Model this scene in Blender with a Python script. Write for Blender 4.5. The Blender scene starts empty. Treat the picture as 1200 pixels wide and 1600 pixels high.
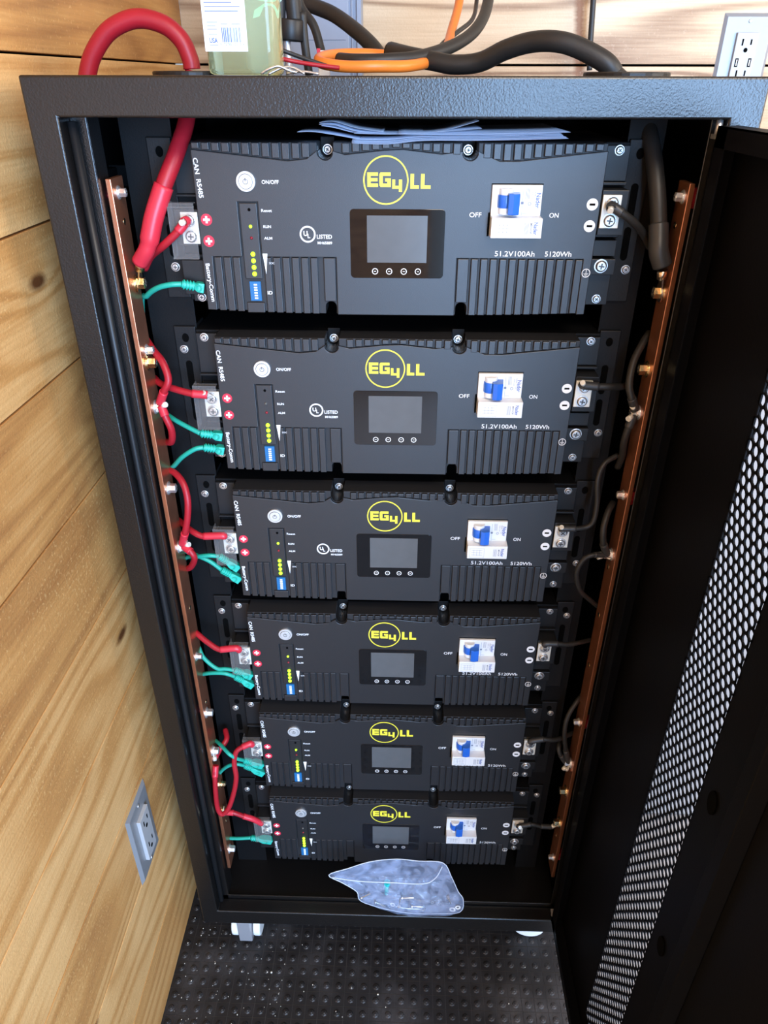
import bpy, bmesh, math, random
from mathutils import Vector, Matrix
random.seed(7)
R = math.radians
scene = bpy.context.scene
col = scene.collection

# ------------------------------------------------------------------ camera, light, exposure
cam_data = bpy.data.cameras.new('camera')
cam = bpy.data.objects.new('camera', cam_data); col.objects.link(cam)
cam_data.sensor_fit = 'VERTICAL'; cam_data.sensor_height = 36.0
cam_data.lens = 1133.0/1600.0*36.0
cam_data.clip_start = 0.01; cam_data.clip_end = 60
cam.matrix_world = (Matrix.Translation((0.22331, -0.83052, 0.05548)) @ Matrix.Rotation(0.02643, 4, 'Z')
                    @ Matrix.Rotation(1.03312, 4, 'X') @ Matrix.Rotation(0.00231, 4, 'Z'))
scene.camera = cam
scene.view_settings.view_transform = 'Standard'
scene.view_settings.look = 'None'
scene.view_settings.gamma = 1
scene.view_settings.use_curve_mapping = False
scene.view_settings.exposure = 0.0

world = bpy.data.worlds.new('world'); scene.world = world; world.use_nodes = True
wn = world.node_tree.nodes; wl = world.node_tree.links
bg = wn['Background']; bg.inputs[0].default_value = (0.75, 0.86, 1.0, 1); bg.inputs[1].default_value = 0.6

def area(name, loc, target, sx, sy, power, color, spread=180):
    d = bpy.data.lights.new(name, 'AREA'); d.shape = 'RECTANGLE'; d.size = sx; d.size_y = sy
    d.energy = power; d.color = color; d.spread = R(spread)
    o = bpy.data.objects.new(name, d); col.objects.link(o); o.location = loc
    o.rotation_euler = (Vector(target)-Vector(loc)).to_track_quat('-Z', 'Y').to_euler()
    return o
# daylight through the open doorway behind the camera, plus two added fills: right side and overhead
area('doorway_daylight', (1.22, -2.95, -0.15), (1.12, 0.0, -0.3), 1.5, 2.0, 235, (0.37, 0.62, 1.0))
area('right_fill_light', (2.12, -0.35, 0.15), (0.4, 0.2, -0.6), 1.3, 1.3, 46, (1.0, 0.95, 0.88))  # added fill for the floor beside the rack and the back wall
area('warm_fill_light', (0.75, -1.55, 1.06), (0.75, -1.5, -1.0), 0.9, 0.9, 50, (1.0, 0.86, 0.70))  # added warm overhead fill to brighten the wood boards

# ------------------------------------------------------------------ helpers
_seq = [0]
class MB:
    """collects shapes for one mesh"""
    def __init__(self):
        self.bm = bmesh.new(); self.mi = 0; self.smooth = False
    def _f(self, vs):
        try:
            f = self.bm.faces.new(vs); f.material_index = self.mi; f.smooth = self.smooth; return f
        except ValueError:
            return None
    def box(self, x0, x1, y0, y1, z0, z1):
        v = [self.bm.verts.new(p) for p in ((x0,y0,z0),(x1,y0,z0),(x1,y1,z0),(x0,y1,z0),(x0,y0,z1),(x1,y0,z1),(x1,y1,z1),(x0,y1,z1))]
        for q in ((3,2,1,0),(4,5,6,7),(0,1,5,4),(1,2,6,5),(2,3,7,6),(3,0,4,7)): self._f([v[i] for i in q])
        return self
    def prism(self, poly, a0, a1, axis='y'):
        """polygon in (x,z) extruded along y (or (y,z) along x, (x,y) along z), concave allowed"""
        def P(u, w, t):
            return {'y': (u, t, w), 'x': (t, u, w), 'z': (u, w, t)}[axis]
        A = [self.bm.verts.new(P(u, w, a0)) for u, w in poly]
        B = [self.bm.verts.new(P(u, w, a1)) for u, w in poly]
        n = len(poly)
        for i in range(n): self._f([A[i], A[(i+1) % n], B[(i+1) % n], B[i]])
        for L in (A, B):
            f = self._f(L)
        return self
    def cyl(self, c, axis, r, h, seg=20, r2=None, cap=True):
        """axis: vector of direction; from c to c+axis*h"""
        ax = Vector(axis).normalized(); q = ax.to_track_quat('Z', 'Y'); c = Vector(c)
        r2 = r if r2 is None else r2
        A = [self.bm.verts.new(c + q @ Vector((r*math.cos(2*math.pi*i/seg), r*math.sin(2*math.pi*i/seg), 0))) for i in range(seg)]
        B = [self.bm.verts.new(c + q @ Vector((r2*math.cos(2*math.pi*i/seg), r2*math.sin(2*math.pi*i/seg), h))) for i in range(seg)]
        s = self.smooth
        self.smooth = seg > 8
        for i in range(seg): self._f([A[i], A[(i+1) % seg], B[(i+1) % seg], B[i]])
        self.smooth = False
        if cap: self._f(A[::-1]); self._f(B)
        self.smooth = s
        return self
    def ring(self, c, axis, ri, ro, h, seg=32):
        ax = Vector(axis).normalized(); q = ax.to_track_quat('Z', 'Y'); c = Vector(c)
        def rr(r, z): return [self.bm.verts.new(c + q @ Vector((r*math.cos(2*math.pi*i/seg), r*math.sin(2*math.pi*i/seg), z))) for i in range(seg)]
        L = [rr(ri, 0), rr(ro, 0), rr(ro, h), rr(ri, h)]
        for k in range(4):
            a, b = L[k], L[(k+1) % 4]
            for i in range(seg): self._f([a[i], a[(i+1) % seg], b[(i+1) % seg], b[i]])
        return self
    def tube(self, pts, r, seg=14, sub=8, rfun=None):
        P = [Vector(p) for p in pts]; C = []
        n = len(P)
        for i in range(n-1):
            p0 = P[i-1] if i else P[0]*2-P[1]; p1 = P[i]; p2 = P[i+1]; p3 = P[i+2] if i+2 < n else P[-1]*2-P[-2]
            for k in range(sub):
                t = k/sub
                C.append(0.5*((2*p1)+(p2-p0)*t+(2*p0-5*p1+4*p2-p3)*t*t+(3*p1-p0-3*p2+p3)*t*t*t))
        C.append(P[-1])
        T = [(C[min(i+1, len(C)-1)]-C[max(i-1, 0)]).normalized() for i in range(len(C))]
        up = Vector((0, 0, 1)) if abs(T[0].z) < .9 else Vector((1, 0, 0))
        N = (up-T[0]*up.dot(T[0])).normalized(); rings = []
        for i, c in enumerate(C):
            N = (N-T[i]*N.dot(T[i])).normalized(); B = T[i].cross(N)
            rad = r*(rfun(i/(len(C)-1)) if rfun else 1)
            rings.append([self.bm.verts.new(c+N*rad*math.cos(2*math.pi*k/seg)+B*rad*math.sin(2*math.pi*k/seg)) for k in range(seg)])
        s = self.smooth; self.smooth = True
        for a, b in zip(rings, rings[1:]):
            for k in range(seg): self._f([a[k], a[(k+1) % seg], b[(k+1) % seg], b[k]])
        self.smooth = False
        self._f(rings[0][::-1]); self._f(rings[-1]); self.smooth = s
        return self
    def ball(self, c, r, seg=14, rings=8, sc=(1, 1, 1)):
        m = Matrix.Translation(c) @ Matrix.Diagonal((r*sc[0], r*sc[1], r*sc[2], 1))
        g = bmesh.ops.create_uvsphere(self.bm, u_segments=seg, v_segments=rings, radius=1, matrix=m)
        for f in set(f for v in g['verts'] for f in v.link_faces): f.smooth = True; f.material_index = self.mi
        return self
    def add_mesh(self, me, M):
        n0 = len(self.bm.verts); nf = len(self.bm.faces)
        self.bm.from_mesh(me); self.bm.verts.ensure_lookup_table(); self.bm.faces.ensure_lookup_table()
        for v in self.bm.verts[n0:]: v.co = M @ v.co
        for f in self.bm.faces[nf:]: f.material_index = self.mi
        return self
    def text(self, s, x, z, size, y=-0.0003, rot=0, width=None, bold=0.0, align='CENTER', extrude=0.0, axis='y'):
        """lettering on a plane facing -y (axis y) or +x (axis x); rot in degrees within the plane; centre of the ink at x,z"""
        cu = bpy.data.curves.new('lettering', 'FONT'); cu.body = s; cu.size = size; cu.offset = bold*size*.8; cu.extrude = extrude
        cu.resolution_u = 3
        o = bpy.data.objects.new('lettering', cu); col.objects.link(o)
        bpy.context.view_layer.update()
        me = bpy.data.meshes.new_from_object(o.evaluated_get(bpy.context.evaluated_depsgraph_get()))
        bpy.data.objects.remove(o); bpy.data.curves.remove(cu)
        xs = [v.co.x for v in me.vertices]; ys = [v.co.y for v in me.vertices]
        if not xs: return self
        cx, cy = (min(xs)+max(xs))/2, (min(ys)+max(ys))/2; w = max(xs)-min(xs)
        k = width/w if width else 1
        M = Matrix.Rotation(R(rot), 4, 'Z') @ Matrix.Diagonal((k, 1, 1, 1)) @ Matrix.Translation((-cx, -cy, 0))
        if axis == 'y': M = Matrix.Translation((x, y, z)) @ Matrix.Rotation(R(90), 4, 'X') @ M
        self.add_mesh(me, M); bpy.data.meshes.remove(me)
        return self
    def build(self, name, mats, parent=None, bevel=0, bseg=2, loc=None, sub=0, angle=35, fix=True, solid=0):
        if fix: bmesh.ops.recalc_face_normals(self.bm, faces=self.bm.faces)
        me = bpy.data.meshes.new(name); self.bm.to_mesh(me); self.bm.free()
        for m in (mats if isinstance(mats, (list, tuple)) else [mats]): me.materials.append(m)
        o = bpy.data.objects.new(name, me); col.objects.link(o)
        if parent: o.parent = parent
        if loc: o.location = loc
        if solid:
            s = o.modifiers.new('solid', 'SOLIDIFY'); s.thickness = solid; s.offset = 0
        if bevel:
            b = o.modifiers.new('bevel', 'BEVEL'); b.width = bevel; b.segments = bseg; b.limit_method = 'ANGLE'; b.angle_limit = R(angle)
            b.harden_normals = False
        if sub:
            s = o.modifiers.new('sub', 'SUBSURF'); s.levels = sub; s.render_levels = sub
        return o
def box1(name, mat, parent, x0, x1, y0, y1, z0, z1, bevel=0.001):
    return MB().box(x0, x1, y0, y1, z0, z1).build(name, mat, parent, bevel=bevel)
def empty(name, loc, rz=0):
    o = bpy.data.objects.new(name, None); col.objects.link(o); o.location = loc; o.rotation_euler = (0, 0, rz)
    o.empty_display_size = .05
    return o
def tag(o, label=None, cat=None, group=None, kind=None):
    if label: o['label'] = label
    if cat: o['category'] = cat
    if group: o['group'] = group
    if kind: o['kind'] = kind
    return o
def copy_tree(o, parent=None):
    c = o.copy(); col.objects.link(c); c.parent = parent
    for ch in [x for x in o.children]: copy_tree(ch, c)
    return c

# ------------------------------------------------------------------ materials
def mat(name, color, rough=.5, metal=0, spec=.5, bump=None, emit=None, trans=0, ior=1.45, alpha=1, coat=0, var=None):
    """bump=(scale,strength,distance); var=(scale,amount): procedural tone variation of the thing itself"""
    m = bpy.data.materials.new(name); m.use_nodes = True
    nt = m.node_tree; b = nt.nodes['Principled BSDF']
    b.inputs['Base Color'].default_value = (*color, 1); b.inputs['Roughness'].default_value = rough
    b.inputs['Metallic'].default_value = metal; b.inputs['Specular IOR Level'].default_value = spec
    b.inputs['Transmission Weight'].default_value = trans; b.inputs['IOR'].default_value = ior
    b.inputs['Alpha'].default_value = alpha; b.inputs['Coat Weight'].default_value = coat
    tc = nt.nodes.new('ShaderNodeTexCoord')
    if var:
        n = nt.nodes.new('ShaderNodeTexNoise'); n.inputs['Scale'].default_value = var[0]; n.inputs['Detail'].default_value = 5
        nt.links.new(tc.outputs['Object'], n.inputs['Vector'])
        mx = nt.nodes.new('ShaderNodeMix'); mx.data_type = 'RGBA'
        mx.inputs[6].default_value = (*[c*(1-var[1]) for c in color], 1); mx.inputs[7].default_value = (*[min(1, c*(1+var[1])) for c in color], 1)
        nt.links.new(n.outputs['Fac'], mx.inputs[0]); nt.links.new(mx.outputs[2], b.inputs['Base Color'])
    if bump:
        n = nt.nodes.new('ShaderNodeTexNoise'); n.inputs['Scale'].default_value = bump[0]; n.inputs['Detail'].default_value = 2
        nt.links.new(tc.outputs['Object'], n.inputs['Vector'])
        bp = nt.nodes.new('ShaderNodeBump'); bp.inputs['Strength'].default_value = bump[1]; bp.inputs['Distance'].default_value = bump[2]
        nt.links.new(n.outputs['Fac'], bp.inputs['Height']); nt.links.new(bp.outputs['Normal'], b.inputs['Normal'])
    if emit:
        b.inputs['Emission Color'].default_value = (*emit[0], 1); b.inputs['Emission Strength'].default_value = emit[1]
    return m
M = {}
M['powder'] = mat('black_powder_coat', (.0050, .0045, .0045), .30, spec=.70, bump=(560, .6, .0005), var=(6, .12))
M['ear'] = mat('ear_powder_coat', (.007, .007, .0075), .5, spec=.35, bump=(500, .3, .0006))
M['dusty_rubber'] = mat('dusty_rubber_groove', (.05, .048, .05), .8, var=(14, .6))
M['smooth_black'] = mat('smooth_black_enamel', (.010, .010, .011), .42, var=(9, .2))
M['door_black'] = mat('black_door_enamel', (.0035, .0035, .0045), .5, spec=.10, bump=(300, .2, .0005))
M['dark_steel'] = mat('dark_steel', (.005, .005, .0055), .55, spec=.18, bump=(600, .2, .0006))
M['cover'] = mat('textured_charcoal_plastic', (.0125, .0125, .0145), .42, spec=.9, bump=(1300, .7, .00014))
M['groove'] = mat('charcoal_plastic_recess', (.018, .018, .020), .5)
M['steel'] = mat('nickel_screw', (.80, .80, .80), .3, metal=.85)
M['button'] = mat('silver_button', (.72, .72, .72), .42, metal=.6)
M['recess'] = mat('screw_recess', (.10, .10, .10), .5, metal=.6)
M['brass'] = mat('yellow_zinc_bolt', (.80, .62, .35), .25, metal=1, var=(300, .3))
M['copper'] = mat('copper', (.55, .22, .12), .30, metal=.84, bump=(90, .15, .0006), var=(25, .35))
M['lug'] = mat('tinned_copper_lug', (.82, .62, .46), .28, metal=1, var=(200, .2))
M['tin'] = mat('tinned_plate', (.80, .77, .68), .45, metal=.35)
M['white'] = mat('white_print', (.85, .85, .86), .5)
M['yellow'] = mat('yellow_print', (.88, .80, .06), .45)
M['red_print'] = mat('red_print', (.62, .03, .06), .45)
M['white_plastic'] = mat('white_plastic', (.78, .79, .80), .35, bump=(300, .05, .0003))
M['blue'] = mat('blue_lever_plastic', (.02, .14, .62), .3, coat=.3)
M['blue_ink'] = mat('blue_ink', (.10, .16, .45), .5)
M['gray_ink'] = mat('grey_ink', (.25, .27, .33), .5)
M['dip'] = mat('dip_switch_blue', (.015, .13, .32), .4)
M['led_on'] = mat('lit_green_led', (.4, .9, .02), .3, emit=((.42, 1.0, .02), 2.6))
M['led_off'] = mat('unlit_led', (.10, .10, .09), .25)
M['led_red'] = mat('dark_red_led', (.25, .01, .02), .3)
M['glass_black'] = mat('black_screen_glass', (.006, .006, .007), .06, spec=.6, coat=.4)
M['lcd'] = mat('grey_lcd', (.10, .104, .108), .22, spec=.5, var=(60, .1))
M['clear'] = mat('clear_plastic_film', (.42, .41, .41), .15, spec=.9, alpha=.11)
M['red_cable'] = mat('red_cable_jacket', (.36, .010, .020), .42, bump=(500, .15, .0004), var=(20, .15))
M['red_shrink'] = mat('red_heat_shrink', (.56, .025, .045), .36, bump=(200, .2, .0005))
M['black_cable'] = mat('black_cable_jacket', (.020, .019, .018), .48, bump=(300, .3, .0004), var=(40, .25))
M['black_shrink'] = mat('black_heat_shrink', (.035, .035, .036), .4)
M['green_cable'] = mat('green_patch_cable', (.015, .34, .25), .42)
M['green_boot'] = mat('green_rubber_boot', (.02, .42, .32), .4)
M['orange_cable'] = mat('orange_cable_jacket', (.82, .22, .03), .36, var=(30, .1))
M['paper'] = mat('booklet_paper', (.42, .46, .56), .5)
M['insulator'] = mat('red_insulator', (.55, .02, .04), .5)
M['caster_white'] = mat('white_nylon', (.82, .82, .80), .4)
M['box_grey'] = mat('blue_grey_enamel', (.27, .32, .42), .4, var=(5, .08))
M['outlet_grey'] = mat('brushed_metal_plate', (.50, .50, .53), .38, metal=.55)
M['slot_black'] = mat('slot_black', (.002, .002, .002), .9, spec=.05)
M['clear_bag'] = None

def wood(name, axis, c_dark, c_mid, c_light, knots, off=0):
    """pine boards with grain along the given axis (0=x,1=y), boards .165 high counted from z=.079"""
    m = bpy.data.materials.new(name); m.use_nodes = True; nt = m.node_tree; N = nt.nodes; L = nt.links
    b = N['Principled BSDF']; b.inputs['Roughness'].default_value = .5; b.inputs['Specular IOR Level'].default_value = .35
    tc = N.new('ShaderNodeTexCoord'); sp = N.new('ShaderNodeSeparateXYZ'); L.new(tc.outputs['Object'], sp.inputs[0])
    def math_(op, a, bb=None):
        n = N.new('ShaderNodeMath'); n.operation = op
        for i, v in enumerate((a, bb)):
            if v is None: continue
            if isinstance(v, (int, float)): n.inputs[i].default_value = v
            else: L.new(v, n.inputs[i])
        return n.outputs[0]
    z = sp.outputs['Z']; u = sp.outputs['X' if axis == 0 else 'Y']
    idx = math_('FLOOR', math_('DIVIDE', math_('SUBTRACT', z, .079), .165))
    wnz = N.new('ShaderNodeTexWhiteNoise'); wnz.noise_dimensions = '1D'; L.new(math_('ADD', idx, 3.3+off), wnz.inputs['W'])
    rnd = wnz.outputs['Value']
    uu = math_('ADD', u, math_('MULTIPLY', rnd, 37.0))
    cb = N.new('ShaderNodeCombineXYZ'); L.new(math_('MULTIPLY', uu, .13), cb.inputs[0]); L.new(math_('MULTIPLY', z, 1.0), cb.inputs[1]); L.new(rnd, cb.inputs[2])
    # large warp makes cathedral rings
    wp = N.new('ShaderNodeTexNoise'); wp.inputs['Scale'].default_value = 5.0; wp.inputs['Detail'].default_value = 1.5; L.new(cb.outputs[0], wp.inputs['Vector'])
    g = math_('ADD', math_('MULTIPLY', z, 46), math_('MULTIPLY', wp.outputs['Fac'], 34))
    # knots: voronoi cells stretched along the grain
    kc = N.new('ShaderNodeCombineXYZ'); L.new(math_('MULTIPLY', uu, 2.1), kc.inputs[0]); L.new(math_('MULTIPLY', z, 5.2), kc.inputs[1])
    vo = N.new('ShaderNodeTexVoronoi'); vo.voronoi_dimensions = '2D'; vo.inputs['Scale'].default_value = 1.0; L.new(kc.outputs[0], vo.inputs['Vector'])
    kd = vo.outputs['Distance']
    ring = math_('MULTIPLY', math_('POWER', math_('MAXIMUM', math_('SUBTRACT', 1.0, math_('MULTIPLY', kd, 2.6)), 0), 2.0), 5.0)
    g2 = math_('ADD', g, ring)
    si = math_('SINE', math_('MULTIPLY', g2, 2.2))
    s01 = math_('ADD', math_('MULTIPLY', si, .5), .5)
    s01 = math_('POWER', s01, 2.2)
    fn = N.new('ShaderNodeCombineXYZ'); L.new(math_('MULTIPLY', uu, 9), fn.inputs[0]); L.new(math_('MULTIPLY', z, 260), fn.inputs[1])
    fi = N.new('ShaderNodeTexNoise'); fi.inputs['Scale'].default_value = 1.0; fi.inputs['Detail'].default_value = 3; L.new(fn.outputs[0], fi.inputs['Vector'])
    blot = N.new('ShaderNodeTexNoise'); blot.inputs['Scale'].default_value = 7; blot.inputs['Detail'].default_value = 4; L.new(tc.outputs['Object'], blot.inputs['Vector'])
    f = math_('ADD', math_('ADD', math_('MULTIPLY', s01, .24 if axis else .5), math_('MULTIPLY', fi.outputs['Fac'], .42)), math_('ADD', math_('MULTIPLY', blot.outputs['Fac'], .5), math_('MULTIPLY', rnd, .28)))
    cr = N.new('ShaderNodeValToRGB'); L.new(math_('SUBTRACT', f, .22), cr.inputs[0])
    e = cr.color_ramp.elements; e[0].position = .15; e[0].color = (*c_light, 1); e[1].position = .95; e[1].color = (*c_dark, 1)
    x = e.new(.5); x.color = (*c_mid, 1)
    last = cr.outputs[0]
    # knot hearts
    kr = N.new('ShaderNodeMapRange'); kr.inputs['From Min'].default_value = .018*knots; kr.inputs['From Max'].default_value = .055*knots
    kr.inputs['To Min'].default_value = 1; kr.inputs['To Max'].default_value = 0
    L.new(math_('ADD', kd, math_('MULTIPLY', math_('SUBTRACT', blot.outputs['Fac'], .5), .06)), kr.inputs['Value'])
    mx = N.new('ShaderNodeMix'); mx.data_type = 'RGBA'; L.new(kr.outputs[0], mx.inputs[0]); L.new(last, mx.inputs[6]); mx.inputs[7].default_value = (c_dark[0]*.35, c_dark[1]*.3, c_dark[2]*.3, 1)
    if axis == 0:      # one long rust streak running down the boards
        dx = math_('ABSOLUTE', math_('SUBTRACT', math_('ADD', u, math_('MULTIPLY', math_('SUBTRACT', z, .1), .12)), .537))
        sr = N.new('ShaderNodeMapRange'); sr.inputs['From Min'].default_value = .004; sr.inputs['From Max'].default_value = .013; sr.inputs['To Min'].default_value = .95; sr.inputs['To Max'].default_value = 0; L.new(math_('ADD', dx, math_('MULTIPLY', math_('SUBTRACT', fi.outputs['Fac'], .5), .008)), sr.inputs['Value'])
        m3 = N.new('ShaderNodeMix'); m3.data_type = 'RGBA'; L.new(sr.outputs[0], m3.inputs[0]); L.new(mx.outputs[2], m3.inputs[6]); m3.inputs[7].default_value = (.22, .09, .03, 1); mx = m3
    # fine pale flecks at random
    fk = N.new('ShaderNodeTexNoise'); fk.inputs['Scale'].default_value = 210; fk.inputs['Detail'].default_value = 2; L.new(tc.outputs['Object'], fk.inputs['Vector'])
    fr = N.new('ShaderNodeMapRange'); fr.inputs['From Min'].default_value = .62; fr.inputs['From Max'].default_value = .74; fr.inputs['To Max'].default_value = .30 if axis else .10; L.new(math_('ADD', fk.outputs['Fac'], math_('MULTIPLY', math_('SUBTRACT', blot.outputs['Fac'], .5), .35)), fr.inputs['Value'])
    m2 = N.new('ShaderNodeMix'); m2.data_type = 'RGBA'; L.new(fr.outputs[0], m2.inputs[0]); L.new(mx.outputs[2], m2.inputs[6]); m2.inputs[7].default_value = (min(1, c_light[0]*1.35), min(1, c_light[1]*1.4), c_light[2]*1.5, 1)
    L.new(m2.outputs[2], b.inputs['Base Color'])
    bp = N.new('ShaderNodeBump'); bp.inputs['Strength'].default_value = .35; bp.inputs['Distance'].default_value = .0015
    sp2 = N.new('ShaderNodeTexNoise'); sp2.inputs['Scale'].default_value = 330; sp2.inputs['Detail'].default_value = 2; L.new(tc.outputs['Object'], sp2.inputs['Vector'])
    L.new(math_('ADD', math_('MULTIPLY', fi.outputs['Fac'], .6), math_('MULTIPLY', sp2.outputs['Fac'], .8)), bp.inputs['Height'])
    L.new(bp.outputs[0], b.inputs['Normal'])
    return m
M['wood_left'] = wood('golden_pine_boards', 1, (.34, .140, .042), (.58, .285, .090), (.80, .475, .195), 1.0)  # golden-brown tones, deeper than the back wall's
M['wood_back'] = wood('pale_pine_boards', 0, (.28, .16, .085), (.60, .43, .27), (.76, .59, .40), 1.0, off=5)  # paler, yellower tones than the left wall's

# ------------------------------------------------------------------ the room
ZF = -1.395; ZC = 1.1; XL = -0.19; YB = 0.75; XR = 2.2; YF = -3.1
def boards_x(name, x, y0, y1, mat_, side):        # wall of horizontal boards, facing +x (side=1) or -x
    mb = MB(); z = .079 - .165*9
    while z < ZC:
        za = max(z, ZF) + .0013; zb = min(z+.165, ZC) - .0013
        mb.box(min(x, x-.02*side), max(x, x-.02*side), y0, y1, za, zb); z += .165
    mb.mi = 1; mb.box(min(x-.02*side, x-.05*side), max(x-.02*side, x-.05*side), y0, y1, ZF, ZC)
    return tag(mb.build(name, [mat_, M['slot_black']], bevel=.0005, bseg=1), kind='structure')
boards_x('wall_left', XL, YF, YB, M['wood_left'], 1)
boards_x('wall_right', XR, YF, YB, M['wood_back'], -1)
mb = MB(); z = .079 - .165*9
while z < ZC:
    mb.box(XL, XR, YB, YB+.02, max(z, ZF)+.0019, min(z+.165, ZC)-.0019); z += .165
mb.mi = 1; mb.box(XL, XR, YB+.02, YB+.05, ZF, ZC)
tag(mb.build('wall_back', [M['wood_back'], M['slot_black']], bevel=.0006, bseg=1), kind='structure')
mb = MB()                                           # front wall with the open doorway
mb.box(XL, .35, YF-.05, YF, ZF, ZC); mb.box(1.95, XR, YF-.05, YF, ZF, ZC); mb.box(.35, 1.95, YF-.05, YF, .85, ZC)
tag(mb.build('wall_front', M['wood_back']), kind='structure')
tag(box1('ceiling', M['wood_back'], None, XL, XR, YF, YB, ZC, ZC+.05), kind='structure')
M['concrete'] = mat('pale_concrete', (.36, .33, .32), .7, bump=(60, .2, .001), var=(8, .06))
tag(box1('floor', M['concrete'], None, XL-.05, XR, YF, YB+.05, ZF-.06, ZF-.008, 0), kind='structure')

# stud-pattern rubber mat
def rubber():
    m = mat('studded_black_rubber', (.016, .016, .017), .45)
    nt = m.node_tree; N = nt.nodes; L = nt.links; b = N['Principled BSDF']
    tc = N.new('ShaderNodeTexCoord')
    n1 = N.new('ShaderNodeTexNoise'); n1.inputs['Scale'].default_value = 9; n1.inputs['Detail'].default_value = 6; L.new(tc.outputs['Object'], n1.inputs['Vector'])
    n2 = N.new('ShaderNodeTexNoise'); n2.inputs['Scale'].default_value = 260; n2.inputs['Detail'].default_value = 3; L.new(tc.outputs['Object'], n2.inputs['Vector'])
    mr = N.new('ShaderNodeMapRange'); mr.inputs['From Min'].default_value = .48; mr.inputs['From Max'].default_value = .78; L.new(n1.outputs['Fac'], mr.inputs['Value'])
    mu = N.new('ShaderNodeMath'); mu.operation = 'MULTIPLY'; L.new(mr.outputs[0], mu.inputs[0]); L.new(n2.outputs['Fac'], mu.inputs[1])
    mx = N.new('ShaderNodeMix'); mx.data_type = 'RGBA'; L.new(mu.outputs[0], mx.inputs[0])
    mx.inputs[6].default_value = (.013, .012, .013, 1); mx.inputs[7].default_value = (.11, .105, .11, 1)
    L.new(mx.outputs[2], b.inputs['Base Color'])
    return m
M['rubber'] = rubber()
mat_o = MB(); p = .0232
mat_o.box(XL, .553, -1.6, YB-.002, ZF-.0078, ZF-.0008)
mo = mat_o.build('rubber_mat', M['dusty_rubber'], bevel=0)
tag(mo, 'black rubber floor mat with rows of small raised studs, dusty, under the rack', 'mat')
mb = MB(); mb.smooth = False                       # square tiles split by fine grooves, each with one low stud
x = XL + .004
ny0 = -60; ny1 = 7
i0 = int((XL-.12)/p)
for ix in range(-13, 19):
    xa = .1225 + ix*p - p*.5
    if xa+p > .553: continue
    for iy in range(-30, 7):
        ya = -.0432 + iy*p
        if ya < -.75: continue
        mb.box(xa+.0005, xa+p-.0005, ya+.0005, ya+p-.0005, ZF-.0010, ZF)
        mb.cyl((xa+p/2, ya+p/2, ZF-.0002), (0, 0, 1), .0066, .0016, seg=8, r2=.0042)
        mb.cyl((xa+p/2, ya+p/2, ZF+.0013), (0, 0, 1), .0030, .0009, seg=8, r2=.0016)
mb.build('stud_pattern', M['rubber'], mo, fix=False)['kind'] = 'stuff'
# crumbs of wood and grit lying on the mat
mb = MB(); rr = random.Random(3)
for i in range(230):
    x = rr.uniform(-.18, .5); y = rr.uniform(-.5, .12)
    if rr.random() < .45: x = rr.uniform(-.18, .02); y = rr.uniform(-.2, .1)
    r = rr.uniform(.0004, .0012) if rr.random() < .93 else rr.uniform(.0013, .0024)
    mb.ball((x, y, ZF+.0017+r*.4), r, seg=5, rings=4, sc=(1, rr.uniform(.6, 1.6), .6))
tag(mb.build('floor_grit', M['tin']), 'pale crumbs and grit scattered over the black rubber mat', 'debris', kind='stuff')

# ------------------------------------------------------------------ the rack
FX0, FX1, FZ0, FZ1, FY = -.136, .552, -1.3145, .0586, -.060
IX0, IX1, IZ0, IZ1 = -.106, .5215, -1.276, .0240
YK = .62
rack = tag(empty('equipment_rack', (.208, .28, FZ0)), 'black powder-coated steel rack on casters holding six battery modules, door open', 'rack')
rl = Vector(rack.location)
def rk(mb, name, m, parent=None, bevel=.001, **k):
    o = mb.build(name, m, bevel=bevel, **k); o.parent = parent or rack
    if parent is None: o.location = -rl
    return o
mb = MB()
# front face: four mitred sides as one ring, 24 mm deep, with a set-back stop flange
rings_ = []
for y_ in (FY, FY+.026):
    for x0, x1, z0, z1 in ((FX0, FX1, FZ0, FZ1), (IX0, IX1, IZ0, IZ1)):
        rings_.append([mb.bm.verts.new((x, y_, z)) for x, z in ((x0, z0), (x1, z0), (x1, z1), (x0, z1))])
for a_, b_ in ((0, 1), (1, 3), (3, 2), (2, 0)):
    for i in range(4): mb._f([rings_[a_][i], rings_[a_][(i+1) % 4], rings_[b_][(i+1) % 4], rings_[b_][i]])
rk(mb, 'front_frame', M['powder'], bevel=.0022, bseg=3)
mb = MB()
mb.box(IX0-.002, IX0+.0160, FY+.0262, FY+.0285, IZ0-.002, IZ1+.002)
mb.box(IX0+.014, IX0+.0160, FY+.0285, FY+.06, IZ0-.002, IZ1+.002)
rk(mb, 'stop_flange', M['powder'], bevel=.0008)
mb = MB(); mb.box(IX1-.006, IX1+.002, FY+.0262, FY+.0285, IZ0, IZ1); rk(mb, 'stop_flange', M['powder'], bevel=.0008)
mb = MB(); mb.tube([(IX0+.004, FY+.020, IZ1-.004), (IX0+.004, FY+.020, -.6), (IX0+.004, FY+.020, IZ0+.004)], .0045, seg=10, sub=2)
rk(mb, 'door_gasket', M['smooth_black'], bevel=0)
mb = MB(); mb.box(IX0-.002, IX1+.002, FY+.0262, FY+.0285, IZ0-.002, IZ0+.010); mb.box(IX0-.002, IX1+.002, FY+.0285, .60, IZ0-.002, IZ0+.004)
rk(mb, 'bottom_shelf', M['powder'], bevel=.0008)
mb = MB(); mb.box(FX0, FX0+.002, FY+.026, YK, FZ0, FZ1-.004); rk(mb, 'side_panel', M['powder'])
mb = MB(); mb.box(FX1-.002, FX1, FY+.026, YK, FZ0, FZ1-.004); rk(mb, 'side_panel', M['powder'])
mb = MB(); mb.box(FX0+.002, FX1-.002, YK-.002, YK, FZ0, FZ1-.004); rk(mb, 'back_panel', M['dark_steel'])
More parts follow.
